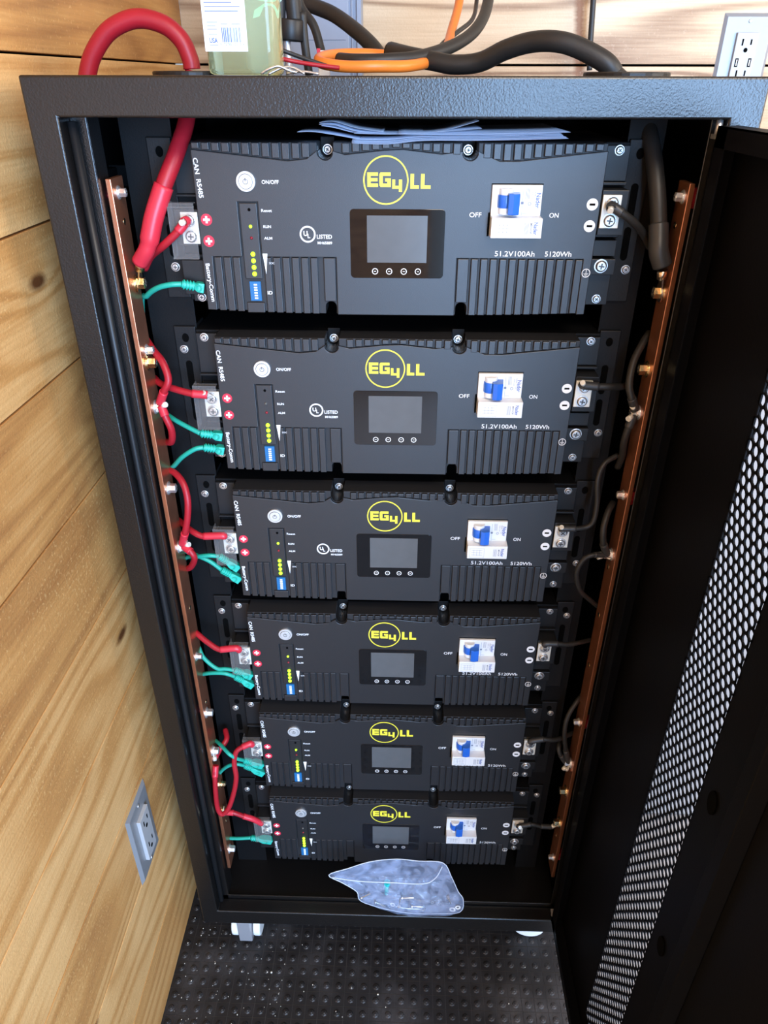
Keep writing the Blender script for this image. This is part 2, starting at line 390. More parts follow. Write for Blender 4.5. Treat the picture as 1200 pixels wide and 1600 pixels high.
mb = MB(); mb.box(FX0+.002, FX1-.002, FY+.026, YK-.002, FZ0, FZ0+.003); rk(mb, 'base_panel', M['dark_steel'])
# top panel with two cable openings
HO = [(-.0150, .100, .030), (.462, .100, .034)]
mb = MB(); zt = FZ1-.003
ya, yb = .064, .136
mb.box(FX0, FX1, FY+.026, ya, zt, FZ1); mb.box(FX0, FX1, yb, YK, zt, FZ1)
xs = [FX0, HO[0][0]-.026, HO[0][0]+.026, HO[1][0]-.03, HO[1][0]+.03, FX1]
for a, b in ((0, 1), (2, 3), (4, 5)): mb.box(xs[a], xs[b], ya, yb, zt, FZ1)
rk(mb, 'top_panel', M['powder'], bevel=0)
for hx, hy, hr in HO:
    mb = MB(); mb.ring((hx, hy, FZ1-.001), (0, 0, 1), hr-.013, hr+.012, .0055, seg=36)
    rk(mb, 'cable_grommet', M['smooth_black'], bevel=.0015)
# mounting rails and rear structure seen in the dark
for xa, xb in ((-.086, -.030), (.459, .498)):
    mb = MB(); mb.box(xa, xb, .0425, .0445, IZ0+.004, IZ1+.01)
    xe = xa if xa < 0 else xb-.002
    mb.box(xe, xe+.002, .0445, .085, IZ0+.004, IZ1+.01)
    rk(mb, 'mounting_rail', M['dark_steel'], bevel=.0004)
for zc in (-.045, -.48, -.92, -1.2):
    mb = MB(); mb.box(FX0+.002, -.088, .12, .16, zc-.012, zc+.012); mb.box(FX0+.002, FX0+.012, .05, .5, zc-.01, zc+.01); rk(mb, 'side_brace', M['dark_steel'], bevel=.001)
# round plugs in the lower back plate
mb = MB(); mb.box(-.09, .50, .10, .103, IZ0+.004, -1.206); rk(mb, 'lower_blank_panel', M['dark_steel'], bevel=0)
for x in (.0655, .1005, .418):
    mb = MB(); mb.cyl((x, .0998, -1.248), (0, -1, 0), .0115, .003, seg=24); rk(mb, 'blanking_plug', M['smooth_black'], bevel=.0006)
# little standoff dot screws on the frame
def phillips(r=.0042, h=.0022, washer=True, dome=True):
    mb = MB(); mb.mi = 0
    if washer: mb.cyl((0, 0, 0), (0, -1, 0), r*1.22, .0007, seg=20); base = -.0007
    else: base = 0
    mb.cyl((0, base, 0), (0, -1, 0), r, h*.55, seg=20); mb.cyl((0, base-h*.55, 0), (0, -1, 0), r, h*.45, seg=20, r2=r*.72)
    mb.mi = 1; t = base-h-.00005
    mb.box(-r*.52, r*.52, t, t+.0008, -r*.13, r*.13); mb.box(-r*.13, r*.13, t, t+.0008, -r*.52, r*.52)
    return mb.build('screw', [M['steel'], M['recess']])
SCREW = phillips(); SCREW_BIG = phillips(.0062, .0030); SCREW_SMALL = phillips(.0030, .0015, washer=False)
protos = [SCREW, SCREW_BIG, SCREW_SMALL]
def screw(proto, parent, x, y, z, spin=None, name='screw'):
    c = proto.copy(); c.name = name; col.objects.link(c); c.parent = parent; c.location = (x, y, z)
    c.rotation_euler = (0, random.uniform(0, 1.57) if spin is None else spin, 0)
    return c
# casters
def caster(x, y, turned):
    c = empty('caster', (x-rl.x, y-rl.y, ZF-rl.z)); c.parent = rack; h = FZ0-ZF; c.rotation_euler = (0, 0, turned)
    for s in (-1, 1):
        MB().cyl((s*.014, 0, .031), (s, 0, 0), .0300, .014, seg=36).build('wheel', M['caster_white'], c, bevel=.003)
    mb = MB(); mb.prism([(-.020, .002+.004), (-.034, .010), (-.036, h-.006), (.028, h-.006), (.02, .03), (.005, .012)], -.0125, .0125, 'x')
    mb.box(-.024, .024, -.026, .026, h-.007, h-.0002)
    mb.build('fork', M['outlet_grey'], c, bevel=.0015)
    return c
caster(-.0635, -.020, 0.0); caster(.489, .003, 1.45); caster(-.060, .55, .2); caster(.49, .55, .3)

# the open door: perforated steel leaf, hinged inside the right of the opening
PX = .532; DY0, DY1, DZ0, DZ1 = -.062, -.705, -1.272, .0195
SY0, SY1 = -.232, -.331; a = .01238; cw = a; rh = a*.8660254
door = rk(MB(), 'door', M['door_black'])
bm = bmesh.new()
sz1 = -.03; nrow = int((sz1+1.225)/rh); sz0 = sz1-nrow*rh
ncol = 8
def V(y, z, x): return bm.verts.new((x, y, z))
th = .0016
W = ncol*cw + cw/2
ystart = SY0
def cell(cy, cz):
    # hexagonal cell (point up) with round hole
    n = 12; rO = []; rI = []
    for k in range(n):
        ang = math.pi/2 + 2*math.pi*k/n
        if k % 2 == 0: rad = (cw/2)/math.cos(math.pi/6)
        else: rad = cw/2
        rO.append((cy+rad*math.cos(ang), cz+rad*math.sin(ang)))
        ri = .0050
        rI.append((cy+ri*math.cos(ang), cz+ri*math.sin(ang)))
    A = [V(y, z, PX) for y, z in rO]; B = [V(y, z, PX) for y, z in rI]; C = [V(y, z, PX+th) for y, z in rI]; D = [V(y, z, PX+th) for y, z in rO]
    for k in range(n):
        j = (k+1) % n
        bm.faces.new((A[k], A[j], B[j], B[k])); bm.faces.new((B[k], B[j], C[j], C[k])); bm.faces.new((C[k], C[j], D[j], D[k]))
for r_ in range(nrow+1):
    for c_ in range(ncol):
        cell(ystart - cw/2 - c_*cw - (cw/2 if r_ % 2 else 0), sz1 - r_*rh)
bmesh.ops.remove_doubles(bm, verts=bm.verts, dist=.0001)
mb = MB(); mb.bm.free(); mb.bm = bm
zt_, zb_ = sz1-rh*.3, sz0+rh*.3
# solid sheet around the strip (butts behind the outer cells)
mb.box(PX, PX+th, SY0-cw*.25, DY0, DZ0, DZ1)
mb.box(PX, PX+th, DY1, SY0-W+cw*.25, DZ0, DZ1)
mb.box(PX, PX+th, SY0-W+cw*.25, SY0-cw*.25, sz1+rh*.35, DZ1)
mb.box(PX, PX+th, SY0-W+cw*.25, SY0-cw*.25, DZ0, sz0-rh*.35)
# folded rim
mb.box(.512, PX+th, DY0-.0015, DY0, DZ0, DZ1); mb.box(.512, PX+th, DY1, DY1+.0015, DZ0, DZ1)
mb.box(.512, PX+th, DY1, DY0, DZ1-.0015, DZ1); mb.box(.512, PX+th, DY1, DY0, DZ0, DZ0+.0015)
mb.box(.512, .5135, DY0-.024, DY0, DZ0, DZ1); mb.box(.512, .5135, DY1, DY1+.03, DZ0, DZ1)
mb.box(.512, .5135, DY1, DY0, DZ1-.018, DZ1); mb.box(.512, .5135, DY1, DY0, DZ0, DZ0+.018)
bmesh.ops.recalc_face_normals(mb.bm, faces=mb.bm.faces)
mb.bm.to_mesh(door.data); mb.bm.free()
for m_ in list(door.modifiers): door.modifiers.remove(m_)
st = MB()
A_ = [(.5318, -.398), (.518, -.404), (.518, -.422), (.5318, -.429)]
st.prism(A_, DZ0+.02, DZ1-.02, 'z'); s_ = st.build('stiffener', M['door_black'], bevel=.001); s_.parent = door
for zc, yc in ((-.548, -.361), (-.80, -.361), (-.30, -.361), (-1.05, -.361)):
    sl = MB(); sl.prism([(yc+.0085*math.cos(t*math.pi/8), zc+.0145*math.sin(t*math.pi/8)) for t in range(16)], .5300, .5322, 'x')
    o = sl.build('slot_plug', M['slot_black'], bevel=0); o.parent = door
hp = MB(); hp.cyl((.5165, -.052, .012), (0, 0, 1), .003, .012, seg=14); hp.box(.512, .5255, -.058, -.048, .008, .012); o = hp.build('hinge_pin', M['steel']); o.parent = door
hp = MB(); hp.cyl((.5165, -.052, -1.272), (0, 0, 1), .003, .012, seg=14); hp.box(.512, .5255, -.060, -.048, -1.262, -1.258); o = hp.build('hinge_pin', M['outlet_grey']); o.parent = door

# ------------------------------------------------------------------ battery module
BW, BH = .430, .172
def lev(x):      # length of the comb teeth along the top edge
    pts = [(0, .0055), (.10, .0160), (.2145, .0042), (.33, .0165), (.43, .0055)]
    for (a1, l1), (a2, l2) in zip(pts, pts[1:]):
        if x <= a2: return l1 + (l2-l1)*(x-a1)/(a2-a1)
    return .0055
def bot(x): return -.1720 - .0048*math.sin(math.pi*max(0, min(1, x/BW)))**.7
def notch_u(x, r, zt, zb, n=10):      # path for a U notch from the top, left to right
    return [(x-r, zt)] + [(x - r*math.cos(math.pi*k/n), zb + r - r*math.sin(math.pi*k/n)) for k in range(n+1)] + [(x+r, zt)]
NA, NB, NR, NZ = .1392, .2895, .0083, -.0165
LP0, LP1 = .0450, .0640      # indicator panel
def make_battery():
    b = empty('battery_module', (0, 0, 0))
    def pt(mb, n, m, **k): return mb.build(n, m, b, **k)
    # cover: rear layer with the whole outline, front layer standing 4 mm proud
    mb = MB(); mb.mi = 1
    def arch(xc, r, zb, zt):       # notch in the bottom edge, travelling right to left
        return [(xc+r, zb)] + [(xc + r*math.cos(math.pi*k/8), zt - r + r*math.sin(math.pi*k/8)) for k in range(9)] + [(xc-r, zb)]
    out = [(0, 0)] + notch_u(NA, NR, 0, NZ) + notch_u(NB, NR, 0, NZ) + [(BW, 0), (BW-.0015, -.1738), (.31, -.1764)]
    out += arch(.2885, .0062, -.1766, -.1625) + arch(.1402, .0062, -.1766, -.1625) + [(.10, -.1755), (-.0015, -.1722)]
    mb.prism(out, .0035, .0350)
    mb.mi = 0
    main = [(0.0, -.0068)]
    xs_ = [.02*i for i in range(1, 22) if abs(.02*i-NA) > .012 and abs(.02*i-NB) > .012]
    done = set()
    for xx in xs_:
        for nn in (NA, NB):
            if xx > nn and nn not in done:
                done.add(nn); zz = -lev(nn)-.0012
                main += notch_u(nn, NR, max(zz, NZ+NR), NZ)
        main.append((xx, -lev(xx)-.0012))
    main += [(BW, -.0068), (BW-.0015, -.1738), (.4195, -.1742), (.4195, -.1135), (.2810, -.1135), (.2810, -.1768), (.1478, -.1768), (.1478, -.1135),
             (LP1+.0015, -.1135), (LP1+.0015, -.0570), (LP0-.0015, -.0570), (LP0-.0015, -.1135), (.0106, -.1135), (.0090, -.1727), (-.0015, -.1722)]
    mb.prism(main, 0, .0036)
    pitch = .01040
    x = .0012
    while x < BW-.006:
        xa, xb = x, x+.0077
        if min(abs(xa-NA), abs(xb-NA)) > NR+.0006 and not (xa < NA < xb) and min(abs(xa-NB), abs(xb-NB)) > NR+.0006 and not (xa < NB < xb):
            L_ = lev((xa+xb)/2)
            mb.box(xa, xb, -.0004, .0036, -L_, -.0003)
        x += pitch
    def ribs(x0, x1, w=.0078, skip=None):
        x = x0
        while x + w <= x1+.0006:
            zb = bot(x+w/2)
            if not (skip and x < skip+.0064 and x+w > skip-.0064): mb.box(x, x+w, 0, .0036, zb, -.1142)
            else: mb.box(x, x+w, 0, .0036, -.1620, -.1142)
            x += pitch
    ribs(.0120, .0435); ribs(.0672, .1350)
    mb.box(.1337, .1467, 0, .0036, -.1618, -.1142); mb.box(.2820, .2945, 0, .0036, -.1618, -.1142)
    ribs(.2970, .4190)
    # indicator panel
    mb.box(LP0, LP1, .0006, .0036, -.1375, -.0583); mb.box(LP0-.001, LP1, .0009, .0036, -.1755, -.1640)
    pt(mb, 'front_cover', [M['cover'], M['groove']], bevel=.0007, bseg=2)
    # chassis behind the cover
    mb = MB(); mb.box(-.030, .4605, .0355, .44, -.1705, -.0008); mb.box(NA-.0075, NA+.0075, .0335, .0355, -.016, .0035); mb.box(NB-.0075, NB+.0075, .0335, .0355, -.016, .0035)
    pt(mb, 'chassis', M['dark_steel'], bevel=.0008)
    for c_ in (NA, NB):        # curved channel wall behind each screw
        MB().prism([(c_+.0081*math.cos(math.pi*(1+k/10)), NZ+NR+.0081*math.sin(math.pi*(1+k/10))) for k in range(11)] + [(c_+.0075*math.cos(math.pi*(2-k/10)), NZ+NR+.0075*math.sin(math.pi*(2-k/10))) for k in range(11)], .0036, .0335).build('screw_channel', M['smooth_black'], b)
    # left connector field
    mb = MB(); mb.prism([(-.0285, -.0035), (-.0035, -.0035), (-.0015, -.008), (-.0015, -.053), (-.0285, -.053)], .0290, .0355)
    mb.box(-.0285, -.0015, .024, .0355, -.0555, -.0530)
    mb.box(-.0275, -.0012, .0045, .0355, -.1030, -.0655); mb.box(-.0285, -.0015, .026, .0355, -.1235, -.1165)
    mb.box(-.0285, -.0015, .012, .0355, -.1580, -.1200); mb.box(-.0245, -.0015, .0300, .0355, -.1705, -.1590)
    pt(mb, 'positive_port_block', M['smooth_black'], bevel=.0006)
    mb = MB(); mb.box(-.0203, -.0017, .0015, .0045, -.1006, -.0678); pt(mb, 'terminal_plate', M['tin'], bevel=.0005)
    # right connector field
    mb = MB(); mb.box(.4315, .4600, .0290, .0355, -.0380, -.0035); mb.box(.4315, .4600, .024, .0355, -.0415, -.0385)
    mb.box(.4312, .4590, .0045, .0355, -.0890, -.0440); mb.box(.4315, .460, .024, .0355, -.0945, -.0915)
    mb.box(.4315, .4580, .018, .0355, -.1135, -.0965); mb.box(.4315, .4590, .0145, .0355, -.1330, -.1160); mb.box(.4315, .4600, .0295, .0355, -.1705, -.1350)
    pt(mb, 'negative_port_block', M['smooth_black'], bevel=.0006)
    mb = MB(); mb.box(.4317, .4515, .0010, .0045, -.0813, -.0483); pt(mb, 'terminal_plate', M['tin'], bevel=.0005)
    # ears
    for xa, xb in ((-.0577, -.0310), (.4610, .4860)):
        mb = MB(); mb.box(xa, xb, .0385, .0412, -.1690, .0020); xi = xb-.002 if xa < 0 else xa
        mb.box(xi, xi+.002, .0412, .08, -.1690, .0020); o = pt(mb, 'mounting_ear', M['ear'], bevel=.0012)
        xc = (xa+xb)/2; mb = MB(); mb.prism([(xc+.0042*math.cos(t*math.pi/8), -.0120+.0055*math.sin(t*math.pi/8)) for t in range(16)], .0380, .0395).build('slot', M['slot_black'], o)
        for z0, z1 in ((-.075, -.045), (-.118, -.090)):
            MB().prism([(xc+.0040*math.cos(t*math.pi/8), z1+.0040*math.sin(t*math.pi/8)) for t in range(9)] + [(xc+.0040*math.cos(t*math.pi/8), z0+.0040*math.sin(t*math.pi/8)) for t in range(8, 17)], .0380, .0395).build('slot', M['slot_black'], o)
    # screws
    for x, z in ((NA, -.0087), (NB, -.0087)): screw(SCREW, b, x, .0333, z)
    screw(SCREW, b, -.0184, .0288, -.0080); screw(SCREW, b, -.0150, .0298, -.1655)
    screw(SCREW, b, .4484, .0288, -.0080); screw(SCREW, b, .4473, .0293, -.1635)
    screw(SCREW_BIG, b, .4432, .0143, -.1232, name='earth_screw')
    # power button
    mb = MB(); mb.mi = 0; mb.cyl((.0550, .0004, -.0368), (0, -1, 0), .0100, .0030, seg=36); mb.cyl((.0550, -.0024, -.0368), (0, -1, 0), .0070, .0012, seg=30)
    mb.mi = 1; mb.ring((.0550, -.0026, -.0368), (0, -1, 0), .0071, .0076, .0003, seg=30)
    mb.ring((.0550, -.0036, -.0368), (0, -1, 0), .0022, .0028, .0003, seg=20); mb.box(.0546, .0554, -.0040, -.0035, -.0365, -.0335)
    pt(mb, 'power_button', [M['button'], M['recess']], bevel=.0005)
    # indicators
    def led(n, z, m, r=.0016): pt(MB().ball((.0556, .0004, z), r*1.18, seg=12, rings=6), n, m)
    led('reset_hole', -.0648, M['slot_black'], .0014)
    led('run_indicator', -.0818, M['led_on'], .0015); led('alarm_indicator', -.0937, M['led_red'], .0014)
    for i in range(4): led('charge_indicator', -.1107-.0071*i, M['led_on'], .0022)
    mb = MB(); mb.box(.0488, .0612, .0012, .0036, -.1620, -.1405); o = pt(mb, 'dip_switch', M['dip'])
    mb = MB()
    for i in range(6): mb.box(.0535, .0572, .0004, .0013, -.1438-.0030*i-.0010, -.1438-.0030*i+.0006)
    mb.build('switch_slider', M['white'], o)
    # screen
    def rrect(x0, x1, z0, z1, r, n=5):
        P_ = []
        for cx, cz, s in ((x1-r, z1-r, 0), (x0+r, z1-r, 1), (x0+r, z0+r, 2), (x1-r, z0+r, 3)):
            P_ += [(cx+r*math.cos(math.pi/2*(s+k/n)), cz+r*math.sin(math.pi/2*(s+k/n))) for k in range(n+1)]
        return P_
    mb = MB(); mb.prism(rrect(.1638, .2664, -.1352, -.0632, .0042), -.0006, .0005); sc = pt(mb, 'display', M['glass_black'], bevel=.0003)
    mb = MB(); mb.box(.1822, .2475, -.0009, -.0005, -.1184, -.0696); mb.build('lcd_panel', M['lcd'], sc)
    for x in (.1908, .2065, .2227, .2384):
        mb = MB(); mb.ring((x, -.0006, -.1278), (0, -1, 0), .0026, .0034, .0002, seg=22)
        mb.box(x-.0012, x+.0012, -.0008, -.0006, -.1281, -.1275); mb.build('touch_key', M['white'], sc)
    # breaker
    mb = MB(); mb.box(.3120, .3682, .0002, .0034, -.0905, -.0380)
    wb = M['white_plastic']
    br = pt(MB().box(.3140, .3675, -.0180, .0034, -.0890, -.0690).box(.3140, .3665, -.0045, .0034, -.0690, -.0385), 'breaker', wb, bevel=.0007)
    MB().box(.3118, .3139, -.0004, .0002, -.0900, -.0660).build('breaker_gap_shade', M['slot_black'], br); MB().box(.3135, .3675, -.0004, .0002, -.0385, -.0375).build('breaker_gap_shade', M['slot_black'], br)  # black strips painted as shade in the gap around the breaker
    mb = MB(); mb.cyl((.3290, -.0050, -.0665), (0, 0, 1), .0075, .0065, seg=24); mb.cyl((.3290, -.0050, -.0478), (0, 0, 1), .0075, .0065, seg=24); mb.build('rocker', wb, br, bevel=.0004)
    mb = MB(); mb.cyl((.3285, -.0050, -.0602), (0, 0, 1), .0082, .0126, seg=24)
    mb.prism([(.3295, -.004), (.3300, -.0200), (.3350, -.0215), (.3415, -.0200), (.3435, -.004)], -.0655, -.0452, 'z'); mb.build('lever', M['blue'], br, bevel=.0006)
    mb = MB(); mb.mi = 0
    mb.text('Nader', .3628, -.0535, .0066, y=-.0047, rot=-90, width=.0150, bold=.02)
    mb.text('Nader', .3608, -.0790, .0062, y=-.0182, rot=-90, width=.0125, bold=.02)
    mb.mi = 1
    mb.text('NDB1 T-125', .3592, -.0505, .0026, y=-.0047, rot=-90); mb.text('NDB1 C63', .3565, -.0485, .0020, y=-.0047, rot=-90)
    mb.ring((.3540, -.0046, -.0565), (0, -1, 0), .0013, .0018, .0002, seg=16)
    for i in range(3): mb.box(.3495+.0015*i, .3500+.0015*i, -.0047, -.0045, -.0520, -.0415)
    mb.box(.3470, .3520, -.0047, -.0045, -.0662, -.0659); mb.box(.3462, .3465, -.0047, -.0045, -.0680, -.0420); mb.box(.3448, .3478, -.0047, -.0045, -.0570, -.0545)
    mb.text('MX+OF', .3560, -.0790, .0030, y=-.0182, rot=-90, bold=.03, width=.0105)
    for i in range(4): mb.box(.3490+.0012*i, .3494+.0012*i, -.0182, -.0180, -.0850, -.0735)
    for q in ((.3172, .3365, -.0728, -.0726), (.3172, .3365, -.0868, -.0866), (.3172, .3174, -.0868, -.0726), (.3363, .3365, -.0868, -.0726)): mb.box(q[0], q[1], -.0182, -.0180, q[2], q[3])
    for i in range(3):
        mb.box(.3195, .3340, -.0182, -.0180, -.0760-.0035*i, -.0757-.0035*i); mb.box(.3225+.004*i, .3228+.004*i, -.0182, -.0180, -.0840, -.0745)
    mb.build('breaker_print', [M['blue_ink'], M['gray_ink']], br)
    # printing, each mark a part of its own
    w = M['white']
    def T(name, txt, *a_, **k_): pt(MB().text(txt, *a_, **k_), name, w, fix=False)
    T('port_lettering', 'CAN  RS485', .0048, -.0340, .0068, rot=-87, width=.0385, bold=.02); T('port_lettering', 'Battery-Comm', .0042, -.1420, .0064, rot=-87, width=.0420, bold=.02)
    T('button_lettering', 'ON/OFF', .0806, -.0374, .0052, width=.0180, bold=.02)
    T('indicator_lettering', 'Reset', .0745, -.0655, .0042, width=.0115, bold=.01); T('indicator_lettering', 'RUN', .0738, -.0818, .0038, width=.0082, bold=.02); T('indicator_lettering', 'ALM', .0740, -.0937, .0038, width=.0088, bold=.02)
    T('charge_lettering', 'SOC', .0760, -.1200, .0030, width=.0060); T('switch_lettering', 'ID', .0715, -.1525, .0052, width=.0056, bold=.02)
    pt(MB().prism([(.0664, -.1100), (.0717, -.1100), (.0690, -.1320)], -.0004, -.0001), 'charge_wedge', w)
    mb = MB(); mb.ring((.1175, -.0001, -.0893), (0, -1, 0), .0070, .0087, .0003, seg=32); mb.text('U', .1152, -.0885, .0070, bold=.03); mb.text('L', .1188, -.0910, .0062, bold=.03)
    mb.text('LISTED', .1357, -.0917, .0060, width=.0165, bold=.02); mb.text('MH65889', .1360, -.0982, .0040, width=.0158, bold=.02)
    pt(mb, 'safety_mark', w, fix=False)
    T('breaker_lettering', 'OFF', .2983, -.0684, .0068, width=.0128, bold=.01); T('breaker_lettering', 'ON', .3818, -.0684, .0068, width=.0098, bold=.01)
    T('rating_lettering', '51.2V100Ah', .3438, -.1080, .0080, width=.0435, bold=.01); T('rating_lettering', '5120Wh', .3912, -.1080, .0076, width=.0290, bold=.01)
    mb = MB(); mb.ring((.4242, -.0001, -.1280), (0, -1, 0), .0040, .0047, .0003, seg=24)
    for i, hw in enumerate((.0026, .0018, .0009)): mb.box(.4242-hw, .4242+hw, -.0004, -.0001, -.1288-.0012*i, -.1284-.0012*i)
    mb.box(.4239, .4245, -.0004, -.0001, -.1286, -.1245); pt(mb, 'earth_symbol', w)
    for z in (-.0574, -.0790):
        mb = MB(); mb.mi = 0; mb.cyl((.4209, -.0001, z), (0, -1, 0), .0060, .0003, seg=28)
        mb.mi = 1; mb.box(.4179, .4239, -.0006, -.0004, z-.0011, z+.0011); pt(mb, 'minus_sign', [w, M['slot_black']])
    for z in (-.0751, -.0972):
        mb = MB(); mb.mi = 0; mb.cyl((.0085, -.0001, z), (0, -1, 0), .0061, .0003, seg=28)
        mb.mi = 1; mb.box(.0049, .0121, -.0006, -.0004, z-.0011, z+.0011); mb.box(.0074, .0096, -.0006, -.0004, z-.0036, z+.0036)
        pt(mb, 'plus_sign', [M['red_print'], M['white']])
    # yellow emblem: ring and block letters
    mb = MB(); q = -.0004; s0 = -.0001
    mb.ring((.2025, s0, -.0352), (0, -1, 0), .0223, .0238, .0003, seg=64)
    def bl(*rects):
        for i_, (x0, x1, z0, z1) in enumerate(rects): mb.box(x0, x1, q-.00004*i_, s0+.00001*i_, z0, z1)
    zt, zb = -.0276, -.0415; t = .0033
    bl((.1830, .1866, zb, zt), (.1866, .1942, zt-t, zt), (.1866, .1938, -.0361, -.0330), (.1866, .1942, zb, zb+t))                       # E
    bl((.1957, .1993, zb+.001, zt-.001), (.1967, .2075, zt-t, zt), (.1967, .2075, zb, zb+t), (.2041, .2077, zb, -.0335), (.2018, .2077, -.0362, -.0332))   # G
    z4 = -.0343; bl((.2092, .2122, -.0430, z4), (.2092, .2185, -.0432, -.0404), (.2162, .2195, -.0462, z4))                            # lowered 4
    bl((.2283, .2320, -.0430, -.0288), (.2283, .2372, -.0430, -.0397), (.2392, .2430, -.0430, -.0288), (.2392, .2495, -.0430, -.0397)) # L L
    pt(mb, 'yellow_emblem', M['yellow'])
    # clear cover over the positive terminals
    mb = MB(); mb.box(-.0318, -.0030, -.0045, -.0036, -.1155, -.0580); mb.box(-.0318, -.0030, -.0045, .0040, -.0590, -.0580); mb.box(-.0318, -.0030, -.0075, -.0036, -.0625, -.0615)
    mb.box(-.0318, -.0308, -.0045, .012, -.1155, -.0580); mb.box(-.0318, -.0030, -.0070, -.0036, -.1155, -.1140)
    pt(mb, 'terminal_guard', M['clear'], bevel=.0003)
    # terminal screws
    screw(SCREW_BIG, b, -.0108, .0012, -.0762, name='terminal_screw'); screw(SCREW_BIG, b, -.0104, .0012, -.0925, name='terminal_screw')
    screw(SCREW_BIG, b, .4418, .0008, -.0560, name='terminal_screw'); screw(SCREW_BIG, b, .4412, .0008, -.0735, name='terminal_screw')
    return b
PITCH = .20567
proto = make_battery()
bats = []
pos = ['topmost of the six in the rack, with booklets lying on it', 'second from the top, run light dark', 'third from the top, last with a clearly seen UL mark',
       'fourth from the top, its breaker half hiding the capacity print', 'fifth from the top, above the lowest one', 'lowest in the rack, behind the clear bag']
for k in range(6):
    o = proto if k == 0 else copy_tree(proto)
    o.location = (0, 0, -k*PITCH); bats.append(o)
    tag(o, 'charcoal rack battery module, ' + pos[k], 'battery', 'rack battery modules')
for b_ in bats[3:]:
    for ch in list(b_.children):
        if ch.name.split('.')[0] == 'safety_mark': bpy.data.objects.remove(ch)
def relink(o, kind, m):
    for ch in o.children:
        if ch.name.split('.')[0] == kind:
            ch.material_slots[0].link = 'OBJECT'; ch.material_slots[0].material = m
relink(bats[1], 'run_indicator', M['led_off']); relink(bats[5], 'run_indicator', M['led_off'])
for k, b in enumerate(bats):
    if k == 0: screw(SCREW, b, -.0440, .0380, -.1330)
    else: screw(SCREW, b, -.0477, .0380, -.0262)
    if k < 3: screw(SCREW, b, .4780, .0380, -.1320)
    else: screw(SCREW, b, .4770, .0380, -.0225)

# ------------------------------------------------------------------ copper busbars with their bolts
def bolt_mesh(r, brass, tall=.006):
    mb = MB(); mb.mi = 0
    mb.cyl((0, 0, 0), (1, 0, 0), r*1.45, .0010, seg=24); mb.cyl((.0010, 0, 0), (1, 0, 0), r*1.2, .0012, seg=20)
    mb.cyl((.0022, 0, 0), (1, 0, 0), r, tall, seg=6); mb.cyl((.0022+tall, 0, 0), (1, 0, 0), r*.8, .0008, seg=18, r2=r*.6)
    mb.mi = 1; t = .0032+tall; mb.box(t-.0003, t+.0001, -r*.5, r*.5, -r*.12, r*.12); mb.box(t-.0003, t+.0001, -r*.12, r*.12, -r*.5, r*.5)
    return mb.build('bolt', [M['brass' if brass else 'steel'], M['recess']], bevel=.0003)
BOLTS = {('s', 0): bolt_mesh(.0048, False), ('b', 0): bolt_mesh(.0050, True), ('s', 1): bolt_mesh(.0062, False, .008), ('b', 1): bolt_mesh(.0068, True, .008)}
protos += list(BOLTS.values())
def busbar(name_label, xf, sgn, y0, y1, z0, z1, bolts, holes, ins):
    """xf: x of the broad face the bolts stand on; sgn: direction the bolts point"""
    g = empty('copper_busbar', (xf, (y0+y1)/2, z0)); gl = Vector(g.location)
    mb = MB(); xb = xf - sgn*.0058
    mb.box(min(xf, xb), max(xf, xb), y0, y1, z0, z1); o = mb.build('copper_bar', M['copper'], g, bevel=.0007); o.location = -gl
    for z in holes:
        mb = MB(); mb.cyl((xf-sgn*.0002, 0.0, z), (sgn, 0, 0), .0036, .0004, seg=18); mb.build('bolt_hole', M['brass'], g).location = -gl
    for kind, big, z, y in bolts:
        c = BOLTS[(kind, big)].copy(); c.name = 'bolt'; col.objects.link(c); c.parent = g; c.location = Vector((xf, y, z))-gl
        c.rotation_euler = (0, 0, 0) if sgn > 0 else (0, math.pi, 0)
    for z in ins:
        mb = MB(); mb.cyl((xb, -.002, z), (-sgn, 0, 0), .0115, .027, seg=6); o = mb.build('insulator', M['insulator'], g, bevel=.001); o.location = -gl
    return tag(g, name_label, 'busbar', 'copper busbars')
busbar('copper busbar left of the batteries, with red cables bolted to it', -.0815, 1, -.020, .0162, -1.204, -.0333,
       [('s', 0, -.0480, -.004), ('b', 1, -.1440, .004), ('s', 0, -.2210, .000), ('b', 1, -.2350, -.003), ('s', 1, -.2925, -.002), ('s', 1, -.4050, -.006), ('s', 1, -.4985, -.004),
        ('s', 0, -.6925, -.010), ('s', 1, -.8130, -.008), ('s', 1, -.8990, -.010), ('b', 0, -.9960, .002), ('b', 1, -1.0480, -.012), ('s', 1, -1.1600, -.010)],
       [-.0775, -.608, -.797, -1.092], [-.050, -.806, -1.158])
busbar('copper busbar right of the batteries, with black cables bolted to it', .5115, -1, -.0205, .0130, -1.2045, -.0345,
       [('s', 0, -.0485, -.008), ('b', 1, -.1480, -.002), ('b', 1, -.2370, -.002), ('s', 1, -.2920, -.002), ('s', 0, -.4060, -.004), ('s', 1, -.4995, -.003),
        ('s', 0, -.8180, -.006), ('s', 1, -.9150, -.004), ('b', 1, -.9800, -.008), ('b', 1, -1.0640, -.008), ('s', 0, -1.1600, -.010)],
       [-.0778, -.5225, -.6069, -.7033, -1.1100], [-.0500, -.4090, -.8210, -1.162])

